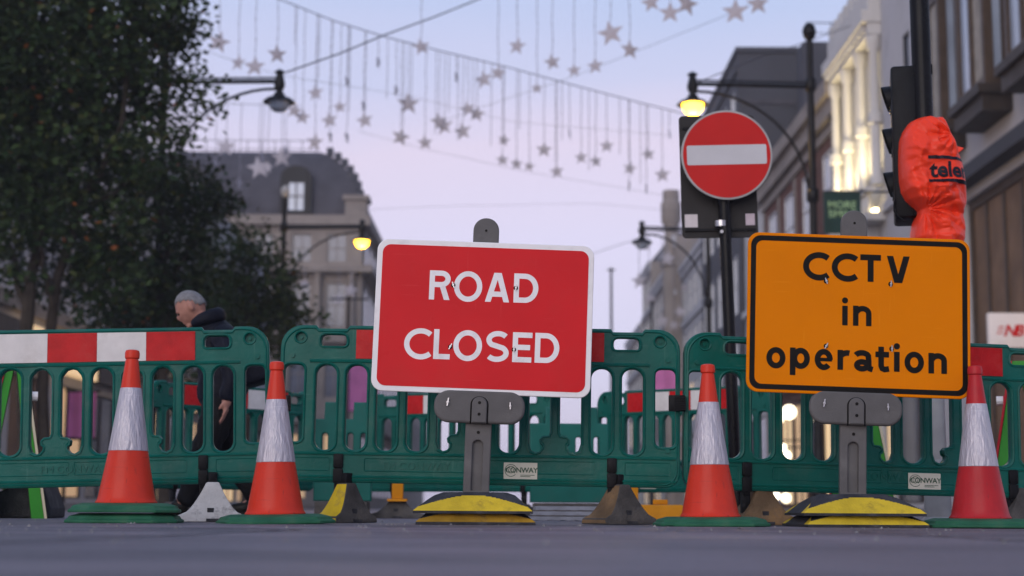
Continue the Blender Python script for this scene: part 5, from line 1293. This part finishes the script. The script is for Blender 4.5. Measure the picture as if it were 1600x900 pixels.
dg = bpy.context.evaluated_depsgraph_get(); bme = bpy.data.meshes.new_from_object(ro.evaluated_get(dg)); bpy.data.objects.remove(ro)
bmi = bmesh.new(); bmi.from_mesh(bme); bmi.verts.ensure_lookup_table(); seen = set(); best = []
for v0 in bmi.verts:
    if v0.index in seen: continue
    st_ = [v0]; comp = []; seen.add(v0.index)
    while st_:
        v_ = st_.pop(); comp.append(v_)
        for e_ in v_.link_edges:
            o_ = e_.other_vert(v_)
            if o_.index not in seen: seen.add(o_.index); st_.append(o_)
    if len(comp) > len(best): best = comp
bs = set(v_.index for v_ in best); bmesh.ops.delete(bmi, geom=[v_ for v_ in bmi.verts if v_.index not in bs], context='VERTS'); bmi.to_mesh(bme); bmi.free()
body = link('body', bme, man, mats=M['skin'], smooth=70)
# small dark eye shapes carry the brow's shade in their colour, keeping the face readable
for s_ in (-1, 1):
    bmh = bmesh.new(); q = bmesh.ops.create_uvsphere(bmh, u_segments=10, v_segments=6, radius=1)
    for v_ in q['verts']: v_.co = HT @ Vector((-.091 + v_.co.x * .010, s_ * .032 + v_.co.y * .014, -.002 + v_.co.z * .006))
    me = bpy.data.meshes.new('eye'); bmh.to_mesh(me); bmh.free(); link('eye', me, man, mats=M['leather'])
# hair: close cropped cap
bmh = bmesh.new(); q = bmesh.ops.create_uvsphere(bmh, u_segments=30, v_segments=20, radius=1); kill = []
for v_ in q['verts']:
    x, y, z = v_.co
    if z < .34 - .80 * max(-.25, min(1, x + .30)) + .05 * math.sin(13 * x + 9 * y) + (.12 if abs(y) > .75 and abs(x) < .3 else 0) : kill.append(v_)
    n_ = 1 + .015 * math.sin(31 * x + 17 * y) * math.sin(23 * z)
    v_.co = HT @ Vector((x * .1045 * n_ + (.002 if x > 0 else 0), y * .0805 * n_ * (1 - .22 * max(0, -z) ** 1.5), z * .1220 * n_))
bmesh.ops.delete(bmh, geom=kill, context='VERTS'); me = bpy.data.meshes.new('hair'); bmh.to_mesh(me); bmh.free()
ho = link('hair', me, man, mats=M['hair'], smooth=70); sd2 = ho.modifiers.new('thick', 'SOLIDIFY'); sd2.thickness = .008; sd2.offset = -1
# clothes
col = neck.lerp(chest, .25)
jk = join_meshes('jacket', [skin_mesh([c_]) for c_ in [[(hip + Vector((0, 0, -.05)), (.165, .19)), (hip.lerp(chest, .5), (.155, .185)), (chest, (.17, .205)), (col, (.13, .14)), (Q(322, 500), (.085, .09))],
                [(chest.lerp(shl, .4) + Vector((0, 0, .02)), .11), (shl, .104), (ell_, .074), (hdl + (ell_ - hdl) * -.12, .050)], [(chest.lerp(shr, .4) + Vector((0, 0, .02)), .11), (shr, .104), (elr, .074), (hdr + (elr - hdr) * -.12, .050)]]])
for v_ in jk.vertices: v_.co += v_.normal * (.009 * math.sin(38 * v_.co.z + 14 * v_.co.x + 9 * v_.co.y) * math.sin(23 * v_.co.x - 31 * v_.co.y))
link('jacket', jk, man, mats=M['jacket'], smooth=60)
hood = skin_mesh([[(Q(300, 508, -.06), (.03, .03)), (Q(316, 498, -.10), (.045, .05)), (Q(337, 493, -.08), (.05, .055)), (Q(346, 491, .0), (.05, .06)), (Q(338, 492, .08), (.05, .055)), (Q(318, 498, .10), (.045, .05)), (Q(302, 508, .06), (.03, .03))]])
link('hood', hood, man, mats=M['jacket'], smooth=60)
bp_ = MB(); bp_.frustum((.10, .15), (.09, .13), -.20, .17); o_ = bp_.build('backpack', M['jacket'], man, chest + Vector((.165, 0, -.03)), (0, R(-16), 0), bevel=.04)
up_ = Vector((0, 0, .14))
tr = join_meshes('trousers', [skin_mesh([[(hip.lerp(hl, .6) + up_, .125), (hl + Vector((0, 0, -.02)), .125), (kl, .088), (fl + Vector((.01, 0, -.03)), .076)]]), skin_mesh([[(hip.lerp(hr, .6) + up_, .125), (hr + Vector((0, 0, -.02)), .125), (kr, .088), (fr_ + Vector((.01, 0, -.03)), .076)]])])
for v_ in tr.vertices: v_.co += v_.normal * (.007 * math.sin(45 * v_.co.z + 20 * v_.co.x))
link('trousers', tr, man, mats=M['trousers'], smooth=60)
for f0, up_ in ((fl, 0), (fr_, 1)):
    z0 = max(.012, f0.z - .095)
    sh = skin_mesh([[(Vector((f0.x + .05, f0.y, z0 + .035)), (.042, .042)), (Vector((f0.x - .02, f0.y, z0 + .045)), (.048, .048)), (Vector((f0.x - .11, f0.y, z0 + .03)), (.040, .045)), (Vector((f0.x - .19, f0.y, z0 + .024)), (.026, .036))], [(Vector((f0.x - .02, f0.y, z0 + .045)), (.048, .048)), (Vector((f0.x + .015, f0.y, z0 + .12)), (.05, .05))]])
    link('shoe', sh, man, mats=M['leather'], smooth=60)
    b = MB(); b.prism(rrect(f0.x - .21, z0 - .012, f0.x + .09, z0 + .008, .008, 3), f0.y - .045, f0.y + .045); b.build('sole', M['leather'], man)

# ------------------------------------------------------------------ grit on the road, then the air
b = MB(); random.seed(11)
for _ in range(420):
    x, y = random.uniform(-3, 3), random.uniform(3.2, 8.6); r_ = random.uniform(.002, .0055) * random.choice((1, 1, 1.6)); q = random.random() * 6
    v = [(x + r_ * random.uniform(.7, 1.3) * math.cos(q + k * PI / 2.5), y + r_ * random.uniform(.7, 1.3) * math.sin(q + k * PI / 2.5), .001) for k in range(5)] + [(x, y, .001 + r_ * random.uniform(.7, 1.2))]
    b.add(v, [(k, (k + 1) % 5, 5) for k in range(5)])
o = b.build('road_grit', mat('grit', (.20, .19, .18), .8, .4, 60), smooth=0); o['kind'] = 'stuff'; o['label'] = 'loose grit scattered over the asphalt'
hz = MB(); hz.box((-310, -70, -1), (310, 910, 26.5)); o = hz.mesh('haze'); o = link('haze', o, smooth=0); o['kind'] = 'stuff'; o['label'] = 'thin evening haze filling the street'
hm = bpy.data.materials.new('haze'); hm.use_nodes = True; n = hm.node_tree.nodes; n.remove(n['Principled BSDF'])
pv = n.new('ShaderNodeVolumePrincipled'); pv.inputs['Color'].default_value = (.86, .85, .93, 1); pv.inputs['Density'].default_value = .0008; pv.inputs['Anisotropy'].default_value = .0
hm.node_tree.links.new(pv.outputs[0], n['Material Output'].inputs['Volume']); o.data.materials.append(hm)
